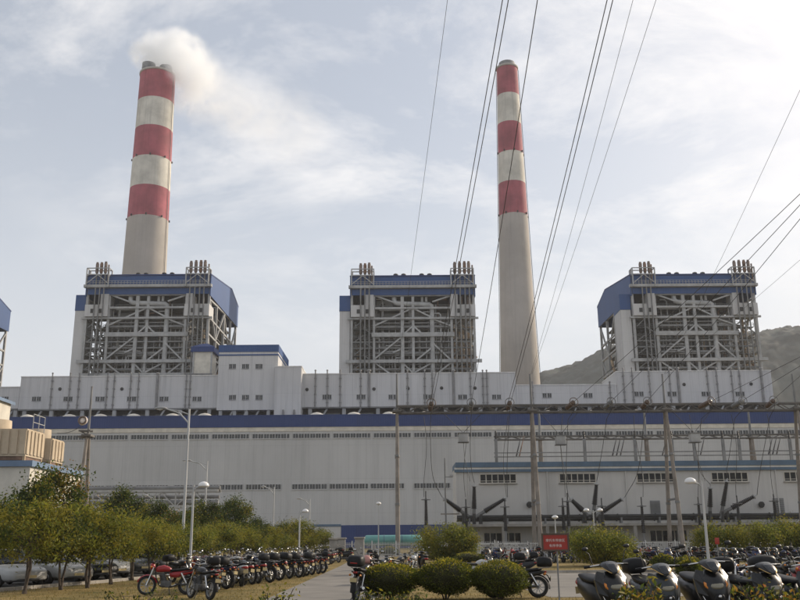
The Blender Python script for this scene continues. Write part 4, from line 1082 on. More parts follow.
def fence():
    D = 95.0
    xs = [330, 352, 372, 396, 420, 445, 470, 495, 520]
    t = thing('picket_fence', 'low pale metal picket fence across the end of the road', 'fence')
    for x0, x1 in zip(xs[:-1], xs[1:]):
        a, b = XX(x0, 548, D), XX(x1, 548, D)
        m = MB()
        for z in (.25, 1.25): m.box(a, b, D - .02, D + .02, z - .03, z + .03)
        n = int((b - a) / .16)
        for i in range(n):
            x = a + (b - a) * (i + .5) / n; m.box(x - .025, x + .025, D - .045, D - .022, .08, 1.45)
        m.build('picket_panel', M['galv'], t)['kind'] = 'stuff'
        MB().box(a - .06, a + .06, D - .07, D + .07, 0, 1.6).build('post', M['galv'], t)
    for k, (px, y0, w) in enumerate(((333.5, 538.5, .8), (341.5, 538, .75), (359.5, 537.5, .9))):
        D2 = 93.0; X = XX(px, 545, D2)
        g = thing('gate_pillar', ('stone gate pillar at the left of the road end', 'stone gate pillar second from left at the road end', 'stone gate pillar at the right of the road end')[k], 'pillar', (X, D2, 0), group='gate pillars at the road end')
        h = ZZ(px, y0, D2)
        MB().bbox(-w / 2, w / 2, -w / 2, w / 2, 0, h - .12, .03).build('shaft', M['concrete'], g)
        MB().bbox(-w / 2 - .08, w / 2 + .08, -w / 2 - .08, w / 2 + .08, h - .12, h + .05, .03).build('cap', M['kerb'], g)
    t = thing('picket_fence', 'low pale fence in front of the switchgear building', 'fence')
    D = 104.5
    a, b = XX(440, 550, D), XX(830, 550, D)
    x = a
    while x < b:
        m = MB()
        for i in range(16): m.box(x + i * .2, x + i * .2 + .04, D - .02, D + .02, .1, 1.3)
        for z in (.25, 1.15): m.box(x, x + 3.2, D + .022, D + .05, z - .03, z + .03)
        m.build('picket_panel', M['white'], t)['kind'] = 'stuff'; MB().box(x - .1, x - .01, D - .05, D + .05, 0, 1.45).build('post', M['white'], t); x += 3.3
fence()

# ------------------------------------------------------------------ notice board
def notice():
    D = 20.0; c = P(555.3, 542.2, D)
    t = thing('notice_board', 'red notice board with white characters on a thin post', 'sign', (c.x, D, 0), rz=math.radians(-2))
    w, h = .55 / 2, .335 / 2
    MB().tube((.03, .03, 0), (.03, .03, c.z - h), .018, n=8).build('post', M['steel2'], t)
    b = MB().box(-w, w, -.012, .012, c.z - h, c.z + h).build('board', M['red'], t)
    f = MB()
    for x in (-w, w): f.box(x - .018, x + .018, -.024, .024, c.z - h - .018, c.z + h + .018)
    for z in (c.z - h, c.z + h): f.box(-w + .018, w - .018, -.022, .022, z - .018, z + .018)
    f.build('frame', mat('sign_frame', (0.09, 0.06, 0.04), rough=.6), t)
    for body, z, s in (('摩托车停放区', c.z + .035, .066), ('有序停放', c.z - .075, .066)):
        cu = bpy.data.curves.new('txt', 'FONT'); cu.body = body; cu.size = s; cu.align_x = 'CENTER'; cu.space_character = 1.08
        cu.extrude = .0015
        o = bpy.data.objects.new('txt', cu); COL.objects.link(o); bpy.context.view_layer.update()
        me = bpy.data.meshes.new_from_object(o.evaluated_get(bpy.context.evaluated_depsgraph_get())); bpy.data.objects.remove(o)
        me.materials.clear(); me.materials.append(M['signwhite'])
        q = bpy.data.objects.new('lettering', me); COL.objects.link(q); q.parent = t
        q.location = (0, -.016, z - .02); q.rotation_euler = (math.radians(90), 0, 0)
    D = 30.0; c = P(717.0, 541, D)
    t = thing('small_sign', 'small red sign on a short post behind the near scooters', 'sign', (c.x, D, 0))
    MB().tube((0, .02, 0), (0, .02, c.z), .02, n=6).build('post', M['steel2'], t); MB().bbox(-.07, .07, -.015, .012, c.z - .1, c.z + .1, .01).build('board', M['red'], t)
notice()
# ------------------------------------------------------------------ vegetation
M['leaf_olive'] = leafmat('leaf_olive', (0.205, 0.185, 0.026), .4)
M['leaf_green'] = leafmat('leaf_green', (0.060, 0.088, 0.020), .45)
M['leaf_dark'] = leafmat('leaf_dark', (0.030, 0.042, 0.013), .45)
M['leaf_lime'] = leafmat('leaf_lime', (0.17, 0.185, 0.028), .4)
M['leaf_rust'] = leafmat('leaf_rust', (0.22, 0.13, 0.025), .4)
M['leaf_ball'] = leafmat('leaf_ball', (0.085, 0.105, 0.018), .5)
M['leaf_sunlit'] = leafmat('leaf_sunlit', (0.30, 0.26, 0.03), .35)  # bright yellow leaf colour standing in for sunlight on the bush tops
M['bark'] = mat('bark', (0.10, 0.075, 0.055), rough=.95, var=.3, scale=6, bump=.4, bscale=30)
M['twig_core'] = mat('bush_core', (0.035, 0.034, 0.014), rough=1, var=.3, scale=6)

def leaf_object(name, C, size, mats, seed, parent=None, elong=2.2, droop=0.0, weights=None, flat=0.0):
    r = np.random.RandomState(seed); n = len(C)
    a = r.normal(size=(n, 3)); a[:, 2] -= droop; a /= np.linalg.norm(a, axis=1)[:, None]
    b = r.normal(size=(n, 3)); b -= (b * a).sum(1)[:, None] * a; b /= np.linalg.norm(b, axis=1)[:, None]
    s = size * r.uniform(.6, 1.35, n)[:, None]
    ln, wd = s * .5, s * .5 / elong
    nrm = np.cross(a, b)
    v = np.stack([C - a * ln, C + b * wd + nrm * wd * .25, C + a * ln, C - b * wd + nrm * wd * .25], 1).reshape(-1, 3)
    me = bpy.data.meshes.new(name)
    me.vertices.add(4 * n); me.vertices.foreach_set('co', v.astype(np.float32).ravel())
    me.loops.add(4 * n); me.loops.foreach_set('vertex_index', np.arange(4 * n, dtype=np.int32))
    me.polygons.add(n); me.polygons.foreach_set('loop_start', np.arange(0, 4 * n, 4, dtype=np.int32))
    for m in mats: me.materials.append(m)
    w = weights if weights is not None else r.choice(len(mats), n)
    me.polygons.foreach_set('material_index', np.asarray(w, dtype=np.int32))
    me.update(calc_edges=True); me.validate()
    o = bpy.data.objects.new(name, me); COL.objects.link(o); o.parent = parent
    return o
def clumps(r, k, rad, cen, shell=.55):
    d = r.normal(size=(k, 3)); d /= np.linalg.norm(d, axis=1)[:, None]
    d *= (shell + (1 - shell) * r.uniform(0, 1, k) ** .7)[:, None] * r.uniform(.78, 1.12, k)[:, None]
    return d * np.array(rad) + np.array(cen)
def make_tree(name, h, rad, cz, nclump, nleaf, lsize, mats, seed, trunk_r, forks, elong=2.2, droop=0., csize=.3, base_z=None, wprob=None):
    r = np.random.RandomState(seed)
    t = thing(name, 'x', 'tree')
    cc = clumps(r, nclump, rad, (0, 0, cz))
    if base_z is not None: cc[:, 2] = np.maximum(cc[:, 2], base_z)
    tr = MB()
    ends = []
    for f in range(forks):
        ang = 2 * math.pi * (f + r.uniform(-.2, .2)) / max(1, forks) + seed
        lean = .22 if forks > 1 else .05
        p = [(0.07 * f, 0.05 * f, 0)]
        hh = cz - rad[2] * .35
        for i in range(1, 5):
            q = i / 4; p.append((math.cos(ang) * lean * q * hh * .8 + r.uniform(-.04, .04), math.sin(ang) * lean * q * hh * .8 + r.uniform(-.04, .04), hh * q))
        tr.path(p, [trunk_r, trunk_r * .85, trunk_r * .75, trunk_r * .65, trunk_r * .5], 7); ends.append(Vector(p[-1])); ends.append(Vector(p[-2]))
    tr.build('trunk', M['bark'], t)
    lm = MB()
    for i in r.choice(nclump, min(nclump, 18), replace=False):
        e = ends[r.randint(len(ends))]; c = Vector(cc[i]); mid = e.lerp(c, .5) + Vector((r.uniform(-.1, .1), r.uniform(-.1, .1), .12))
        lm.path([e, mid, c], [trunk_r * .42, trunk_r * .28, trunk_r * .12], 5)
    lm.build('limbs', M['bark'], t)
    k = r.randint(0, nclump, nleaf)
    sz = r.uniform(.6, 1.3, nclump) * csize
    C = cc[k] + r.normal(size=(nleaf, 3)) * sz[k][:, None] * np.array([1, 1, .85])
    if base_z is not None: C[:, 2] = np.maximum(C[:, 2], base_z * .5 + r.uniform(0, .3, nleaf))
    wc = r.choice(len(mats), nclump, p=wprob); w = np.where(r.uniform(size=nleaf) < .75, wc[k], r.choice(len(mats), nleaf, p=wprob))
    cr = leaf_object('crown', C, lsize, mats, seed, t, elong, droop, w)
    return t
LO, LG, LDk, LL, LR = (M['leaf_olive'], M['leaf_green'], M['leaf_dark'], M['leaf_lime'], M['leaf_rust'])
pr = [make_tree('small_tree', 2.6, (1.45, 1.45, .78), 1.78, 46, 8000, .125, [LO, LL, LG, LDk], 11 + i, .055, 2, 3.0, .3, .21, wprob=[.38, .3, .22, .10]) for i in range(3)]
brd = [make_tree('broadleaf_tree', 5.4, (1.9, 1.9, 1.9), 3.4, 70, 13000, .16, [LG, LDk, LO, LR], 31 + i, .11, 1, 1.9, .1, .34, wprob=[.45, .3, .22, .03]) for i in range(2)]
dom = [make_tree('willow_bush', 2.7, (2.2, 1.8, 1.35), 1.35, 80, 20000, .17, [LL, LO, LG], 51 + i, .06, 3, 2.8, .5, .34, base_z=.25, wprob=[.5, .3, .2]) for i in range(2)]
def place_plants():
    cm = children_map(); R_ = random.Random(5)
    def put(src, x, y, sc, label, group, cat='tree'):
        c = copy_tree(src, cm); c.location = (x, y, 0); c.rotation_euler = (0, 0, R_.uniform(0, 6.28))
        c.scale = sc if isinstance(sc, tuple) else (sc, sc, sc); c['label'] = label; c['group'] = group; c['category'] = cat
        return c
    px = [(25, 594), (60, 590), (87, 588), (110, 584.5), (131, 580.5), (150, 577.5), (167, 575), (185, 572.5), (203, 570), (221, 568), (238, 566), (253, 564.5), (267, 563), (281, 561.5), (294, 560), (306, 558.5), (318, 557)]
    names = ['first', 'second', 'third', 'fourth', 'fifth', 'sixth', 'seventh', 'eighth', 'ninth', 'tenth', 'eleventh', 'twelfth', 'thirteenth', 'fourteenth', 'fifteenth', 'sixteenth', 'seventeenth', 'eighteenth']
    for i, p in enumerate(px):
        g = G(*p); put(pr[i % 3], g.x, g.y, (1.12 if i == 0 else R_.uniform(.84, 1.1)) * (1 + .012 * max(0, i - 5)) * (1, .92, 1.06, .88, 1.1)[i % 5], f'feathery yellow green tree, {names[i]} from the left in the front row', 'feathery trees in the row beside the motorcycles')
    for i in range(9):
        g = G(px[5 + i][0], px[5 + i][1]); put(pr[(i + 1) % 3], g.x - R_.uniform(2.0, 3.4), g.y + R_.uniform(1, 4), R_.uniform(.95, 1.12), f'feathery yellow green tree, {nth(i)} from the left in the second row behind', 'feathery trees in the second row')
    for x, y, D, s, lab in ((50, 468, 44, 1.0, 'leafy tree standing before the beige building corner'), (2, 500, 37, .75, 'sparse tree at the left edge before the beige building'), (80, 512, 52, .8, 'leafy tree right of the beige building corner'), (122, 490, 72, 1.0, 'dark leafy tree below the pipe bridge'), (158, 503, 66, .85, 'dark leafy tree left of the tallest street lamp'), (203, 503, 78, 1.0, 'dark leafy tree behind the bowl garden lamp'),
                            (232, 499, 84, 1.1, 'tall dark tree with bare twigs at the hedge middle'), (258, 519, 90, .9, 'dark tree at the foot of the hedge lamp'), (283, 526, 95, .9, 'low dark tree before the hall plinth'), (308, 530, 92, .8, 'last low dark tree before the gate pillars'), (180, 512, 62, .8, 'dark tree hidden behind the tallest lamp'), (100, 515, 60, .75, 'dark leafy tree between beige building and pipe bridge')):
        zt = ZZ(x, y, D); X = XX(x, 530, D); k = zt / 5.3
        put(brd[R_.randint(0, 1)], X, D, (k * R_.uniform(.9, 1.1), k * R_.uniform(.9, 1.1), k), lab, 'darker trees behind the hedge')
    for x, y0, base, wpx, s, lab in ((449, 524, 562, 64, 0, 'rounded willow bush behind the three clipped bushes'), (606, 529, 566, 78, 1, 'wide drooping bush right of the red notice board'), (578, 531, 561, 44, 0, 'yellow green bush directly behind the notice board'), (718, 526, 561, 56, 1, 'drooping bush behind the bowl lamp at right'),
                                  (755, 523, 561, 56, 0, 'large drooping bush near the right edge'), (792, 521, 560, 60, 1, 'drooping bush cut by the right edge'), (828, 520, 560, 60, 0, 'drooping bush beyond the right edge')):
        g = G(x, base); D = g.y; zt = ZZ(x, y0, D); w = wpx / FPX * D
        put(dom[s], g.x, D, (w / 4.9, w / 4.9, zt / 2.85), lab, 'drooping bushes', 'bush')
place_plants()
for o in pr + brd + dom: remove_tree(o, children_map())

def ball_bush(name, label, X, Y, rx, rz, n, seed, mats, lsize=.055, z0=.12, wprob=None):
    r = np.random.RandomState(seed)
    t = thing(name, label, 'bush', (X, Y, 0), group='clipped round bushes')
    d = r.normal(size=(n, 3)); d /= np.linalg.norm(d, axis=1)[:, None]
    bump = 1 + .07 * np.sin(d[:, 0] * 7 + seed) * np.sin(d[:, 1] * 6) + .04 * np.sin(d[:, 2] * 9 + d[:, 0] * 5) + .09 * np.sin(d[:, 0] * 3 + seed * 1.7) * np.cos(d[:, 1] * 3 + seed) + .05 * np.sin(d[:, 2] * 4 + seed * 2.3)
    rr = np.where(r.uniform(size=n) < .04, r.uniform(1.04, 1.14, n), r.uniform(.84, 1.04, n)) * bump
    C = d * rr[:, None] * np.array([rx, rx, rz]) + np.array([0, 0, z0 + rz])
    C = C[C[:, 2] > .06]; hd = (C[:, 2] - z0) / (2 * rz)
    w = np.where(r.uniform(size=len(C)) < np.clip((hd - .62) * 1.6, .02, .5), 1, 0)  # more yellow leaves towards the top: the sunlit crown put into the colour
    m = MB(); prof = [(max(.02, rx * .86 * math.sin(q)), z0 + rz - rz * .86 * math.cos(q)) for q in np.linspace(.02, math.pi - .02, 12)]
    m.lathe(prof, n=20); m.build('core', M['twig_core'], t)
    st = MB()
    for k in range(4):
        a = k * 1.6; st.path([(.05 * math.cos(a), .05 * math.sin(a), 0), (.18 * math.cos(a), .18 * math.sin(a), z0 + .25)], .025, 6)
    st.build('stem', M['bark'], t)
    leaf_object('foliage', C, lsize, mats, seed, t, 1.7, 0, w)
    return t
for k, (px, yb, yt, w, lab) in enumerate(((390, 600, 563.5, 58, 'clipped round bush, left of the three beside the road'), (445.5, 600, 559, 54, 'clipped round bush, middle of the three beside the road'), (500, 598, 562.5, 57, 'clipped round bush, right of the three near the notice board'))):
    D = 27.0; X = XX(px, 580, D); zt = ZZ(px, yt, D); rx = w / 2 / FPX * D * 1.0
    ball_bush('round_bush', lab, X, D, rx, (zt - .12) / 2, 9000, 71 + k, [M['leaf_ball'], M['leaf_sunlit']])
for k, (px, base, yt, w, lab) in enumerate(((389, 556, 546.5, 18, 'small far round bush left of the willow bush'), (350, 556, 548.5, 14, 'small far round bush beside the road end'), (327, 557, 546, 26, 'low far round bush near the gate pillars'), (470, 563, 552.5, 30, 'small round bush right of the willow bush foot'), (688, 573, 556.5, 24, 'low round bush behind the second scooter'), (664, 573, 554, 20, 'low dark round bush left of the bowl lamp'), (690, 580, 560, 22, 'small round bush at the lawn island kerb'), (712, 576, 558, 20, 'small round bush right of the bowl lamp'))):
    g = G(px, base); D = g.y; zt = ZZ(px, yt, D)
    ball_bush('round_bush', lab, g.x, D, w / 2 / FPX * D, max(.25, (zt - .08) / 2), 2500, 91 + k, [M['leaf_ball'], M['leaf_sunlit']], .09, .08)
def shrub(label, X, Y, h, w, n, seed, mats, lsize):
    r = np.random.RandomState(seed); t = thing('croton_shrub', label, 'shrub', (X, Y, 0), group='low leafy shrubs in front')
    st = MB(); tips = []
    for k in range(14):
        a = r.uniform(0, 6.28); q = r.uniform(.2, 1) * w / 2; z = h * r.uniform(.6, 1.0)
        tips.append((q * math.cos(a), q * math.sin(a), z)); st.path([(0, 0, 0), (q * .5 * math.cos(a), q * .5 * math.sin(a), z * .6), tips[-1]], [.02, .014, .006], 5)
    st.build('stem', M['bark'], t)
    T = np.array(tips); k = r.randint(0, len(T), n)
    C = T[k] * np.stack([np.ones(n), np.ones(n), r.uniform(.35, 1.0, n)], 1) + r.normal(size=(n, 3)) * .09
    C[:, 2] = np.clip(C[:, 2], .03, h * 1.08)
    leaf_object('foliage', C, lsize, mats, seed, t, 2.4, -.3)
for k, (px, yt, D, w, lab) in enumerate(((640, 583, 15.0, .8, 'croton shrub with orange tips before the second scooter'), (628, 590, 15.0, .5, 'small croton shrub before the leftmost near scooter'), (762, 580, 14.5, .9, 'dark croton shrub before the scooter with black box'), (785, 584, 14.5, .6, 'dark leafy shrub near the bottom right corner'), (272, 588, 15.0, .8, 'sparse low shrub at the road edge in front'), (375, 591, 18.0, .7, 'low yellow shrub in front of the left round bush'), (135, 592, 19.0, 1.2, 'low green hedge plant before the red motorcycle'), (160, 594, 18.0, 1.0, 'low hedge plant beside the red motorcycle wheel'), (410, 593, 19.0, .7, 'low yellow shrub between left and middle round bushes'))):
    c = P(px, yt, D); shrub(lab, c.x, D, max(.2, c.z), w, 700, 120 + k, [LG, LDk, LO, LR] if px > 600 else [LG, LO, LDk], .10 if px > 600 else .08)
def grass():
    r = np.random.RandomState(9); n = 26000
    D = 23 + 30 * r.uniform(size=n) ** 1.3
    X = r.uniform(-.48, .48, n) * D * 1.0
    def road(x, y): return ((x > -4.05) & (x < -.7) & (y < 62)) | ((x > 4.0) & (x < 9.8) & (y > 27.3) & (y < 46.6)) | ((x > -1) & (y > 35.8) & (y < 47.2)) | (x < -12.6 - (40 - y) * .25) 
    k = ~road(X, D); X, D = X[k], D[k]; n = len(X)
    h = r.uniform(.025, .075, n); a = r.uniform(0, 6.28, n); w = .012
    v = np.stack([np.stack([X - w * np.cos(a), D - w * np.sin(a), np.zeros(n)], 1), np.stack([X + w * np.cos(a), D + w * np.sin(a), np.zeros(n)], 1), np.stack([X + r.normal(0, .02, n), D + r.normal(0, .02, n), h], 1)], 1).reshape(-1, 3)
    me = bpy.data.meshes.new('grass'); me.from_pydata(v.tolist(), [], np.arange(3 * n).reshape(-1, 3).tolist())
    me.materials.append(leafmat('grass_blade', (0.19, 0.15, 0.055), .4))
    o = bpy.data.objects.new('grass', me); COL.objects.link(o); tag(o, 'short dry grass blades over the near lawns', 'grass', kind='stuff')
grass()

# ------------------------------------------------------------------ motorcycles, scooters, cars
def pmat(name, col, rough=.34, metal=.0): return mat(name, col, rough=rough, metal=metal, var=.06, scale=4, coat=.2, vec='obj', spec=.35)
M['paint'] = pmat('bike_paint', (0.30, 0.012, 0.018))
PAINTS = [pmat('paint_black', (0.007, 0.007, 0.008)), pmat('paint_blue', (0.02, 0.03, 0.09)), pmat('paint_maroon', (0.13, 0.012, 0.016)), pmat('paint_grey', (0.022, 0.027, 0.03)), pmat('paint_silver', (0.38, 0.38, 0.37)), pmat('paint_red', (0.28, 0.014, 0.018))]
M['tyre'] = mat('tyre', (0.018, 0.017, 0.016), rough=.85, var=.2, vec='obj')
M['chrome'] = mat('chrome', (0.55, 0.54, 0.52), rough=.18, metal=1.0, var=.08, vec='obj')
M['alloy'] = mat('alloy', (0.28, 0.28, 0.275), rough=.4, metal=.7, var=.15, vec='obj')
M['engine'] = mat('engine_grey', (0.09, 0.088, 0.085), rough=.5, metal=.4, var=.25, scale=8, vec='obj')
M['vinyl'] = mat('seat_vinyl', (0.009, 0.009, 0.010), rough=.5, var=.2, vec='obj', spec=.25)
M['lens'] = mat('clear_lens', (0.20, 0.18, 0.12), rough=.1, var=.1, vec='obj', spec=.8)
M['tail'] = mat('tail_lens', (0.30, 0.014, 0.01), rough=.15, var=.1, vec='obj')
M['amber'] = mat('amber_lens', (0.60, 0.20, 0.02), rough=.2, var=.1, vec='obj')
M['plate'] = mat('number_plate', (0.50, 0.40, 0.20), rough=.5, vec='obj')
def wheel(parent, x, r, w, spokes=10, name='wheel', disc=True, y=0.0):
    o = MB().torus((x, y, r), (0, 1, 0), r - w / 2, w / 2, 26, 8).build(name, M['tyre'], parent)
    m = MB(); m.lathe([(r - w * 1.05, -w * .42), (r - w * .9, -w * .42), (r - w * .9, w * .42), (r - w * 1.05, w * .42), (r - w * 1.05, -w * .42)], (x, y, r), (0, 1, 0), 24, True, False)
    m.lathe([(.05, -w * .6), (.05, w * .6)], (x, y, r), (0, 1, 0), 10)
    for i in range(spokes):
        a = 2 * math.pi * i / spokes; m.bar((x + .04 * math.cos(a), y, r + .04 * math.sin(a)), (x + (r - w) * math.cos(a), y, r + (r - w) * math.sin(a)), .022, .014)
    m.build('rim', M['alloy'], o)
    return o
def mirror(t, x, y, z0, z1, out):
    m = MB(); m.path([(x, y, z0), (x + .02, y + out * .5, z0 + (z1 - z0) * .7), (x + .0, y + out, z1 - .04)], .007, 6); o = m.build('mirror', M['black'], t)
    MB().loft([(x - .012, y + out, z1, .050, .028), (x, y + out, z1, .055, .031), (x + .018, y + out, z1, .03, .016)], 12, 2.6).build('mirror_head', M['black'], o)
    MB().loft([(x - .0125, y + out, z1, .045, .024), (x - .0135, y + out, z1, .043, .023)], 12, 2.4).build('mirror_glass', M['chrome'], o)
def make_motorcycle(box=True, name='motorcycle'):
    t = thing(name, 'x', 'motorcycle')
    wheel(t, .66, .30, .085, name='front_wheel'); wheel(t, -.62, .30, .105, name='rear_wheel')
    fd = MB()
    for i in range(9): pass
    def fender(x, r, a0, a1, hw, m_, nm):
        v = []; n = 10
        for i in range(n):
            a = math.radians(a0 + (a1 - a0) * i / (n - 1)); c, s = math.cos(a), math.sin(a)
            for y, rr in ((-hw, r - .02), (-hw * .55, r + .012), (0, r + .02), (hw * .55, r + .012), (hw, r - .02)): v.append((x + c * rr, y, .30 + s * rr))
        MB().add(v, [(i * 5 + j, i * 5 + j + 1, (i + 1) * 5 + j + 1, (i + 1) * 5 + j) for i in range(n - 1) for j in range(4)], True).build(nm, M[m_], t)
    fender(.66, .325, 20, 165, .065, 'paint', 'front_fender'); fender(-.62, .34, 70, 190, .075, 'vinyl', 'rear_fender')
    for s in (-1, 1):
        f = MB().tube((.66, s * .085, .30), (.46, s * .085, .86), .026, n=8).tube((.66, s * .085, .30), (.60, s * .085, .47), .034, n=8).build('fork', M['chrome'], t)
        MB().tube((-.60, s * .125, .34), (-.42, s * .125, .66), .034, n=8).build('shock', M['chrome'], t)
        mirror(t, .40, s * .24, 1.02, 1.24, s * .14)
        MB().lathe([(.018, 0), (.03, .02), (.03, .05), (.01, .07)], (.50, s * .17, .86), (1, s * .4, 0), 8).build('turn_signal', M['amber'], t)
        MB().lathe([(.018, 0), (.03, .02), (.03, .05), (.01, .07)], (-.80, s * .12, .66), (-1, s * .4, 0), 8).build('turn_signal', M['amber'], t)
    h = MB().path([(.36, -.37, 1.0), (.44, -.2, 1.03), (.45, 0, .98), (.44, .2, 1.03), (.36, .37, 1.0)], .013, 8).build('handlebar', M['chrome'], t)
    [MB().tube((.36, s * .37, 1.0), (.40, s * .27, 1.015), .02, n=8).build('grip', M['vinyl'], h) for s in (-1, 1)]
    hl = MB().loft([(.44, 0, .88, .06, .07), (.50, 0, .885, .105, .105), (.57, 0, .885, .10, .10)], 16, 2.2).build('headlight', M['paint'], t)
    MB().loft([(.571, 0, .885, .092, .092), (.592, 0, .885, .07, .07), (.60, 0, .885, .03, .03)], 16, 2.2).build('lens', M['lens'], hl)
    MB().loft([(.46, 0, 1.0, .07, .02), (.50, 0, 1.03, .09, .045), (.53, 0, 1.02, .07, .03)], 12).build('instrument', M['black'], t)
    MB().loft([(.40, 0, .78, .05, .06), (.33, 0, .80, .115, .10), (.15, 0, .815, .135, .115), (-.02, 0, .79, .115, .085), (-.10, 0, .76, .06, .05)], 16, 2.6).build('fuel_tank', M['paint'], t)
    MB().loft([(-.04, 0, .75, .07, .035), (-.12, 0, .755, .12, .045), (-.35, 0, .76, .135, .05), (-.62, 0, .79, .12, .045), (-.75, 0, .80, .08, .03)], 14, 3).build('seat', M['vinyl'], t)
    MB().loft([(-.05, 0, .63, .09, .08), (-.25, 0, .62, .13, .10), (-.55, 0, .68, .11, .08), (-.82, 0, .72, .06, .04)], 14, 3).build('side_cover', M['paint'], t)
    e = MB(); e.bbox(-.10, .22, -.12, .12, .24, .44, .03); e.tube((.12, 0, .42), (.20, 0, .66), .095, .085, n=12)
    for k in range(5): e.tube((.125 + k * .016, 0, .44 + k * .045), (.128 + k * .016, 0, .455 + k * .045), .125, n=12)
    e.tube((0, -.155, .33), (0, .155, .33), .10, n=14); e.build('engine', M['engine'], t)
    fr = MB(); fr.path([(.44, 0, .86), (.38, 0, .52), (.24, 0, .26), (-.1, 0, .24), (-.32, 0, .32)], .022, 6)
    for s in (-1, 1): fr.path([(.42, 0, .84), (.1, s * .06, .70), (-.35, s * .1, .66), (-.78, s * .1, .74)], .018, 6).bar((-.25, s * .1, .34), (-.64, s * .09, .30), .045, .03)
    fr.build('frame', M['black'], t)
    MB().path([(.22, -.06, .55), (.32, -.12, .36), (.18, -.15, .26), (-.15, -.17, .28)], .024, 8).build('exhaust', M['chrome'], t)
    MB().lathe([(.03, 0), (.05, .05), (.055, .5), (.035, .56)], (-.15, -.18, .28), (-1, -.04, .14), 12).build('silencer', M['chrome'], t)
    tl = MB().bbox(-.89, -.82, -.05, .05, .70, .75, .015).build('tail_light', M['tail'], t)
    MB().path([(-.80, 0, .70), (-.92, 0, .62), (-.98, 0, .48)], .02, 6).box(-.99, -.975, -.07, .07, .46, .56).build('plate_bracket', M['vinyl'], t)
    MB().box(-.998, -.991, -.085, .085, .50, .60).build('number_plate', M['plate'], t)
    MB().bar((-.05, .12, .26), (-.12, .26, .01), .02).build('side_stand', M['black'], t)
    rk = MB(); 
    for s in (-1, 1): rk.path([(-.62, s * .1, .80), (-.85, s * .1, .84), (-.98, s * .08, .84)], .01, 6)
    rk.build('rear_rack', M['chrome'], t)
    if box:
        b = MB().loft([(-.62, 0, .99, .15, .10), (-.66, 0, 1.0, .19, .135), (-.85, 0, 1.0, .20, .145), (-1.02, 0, .99, .185, .13), (-1.06, 0, .98, .13, .09)], 18, 4).build('top_box', M['vinyl'], t)
        MB().bbox(-1.072, -1.045, -.09, .09, .94, .97, .01).build('reflector', M['tail'], b)
    return t
M['paint2'] = pmat('scooter_side', (0.016, 0.016, 0.018))
M['gold'] = mat('brass_trim', (0.45, 0.30, 0.12), rough=.25, metal=.9, var=.1, vec='obj')
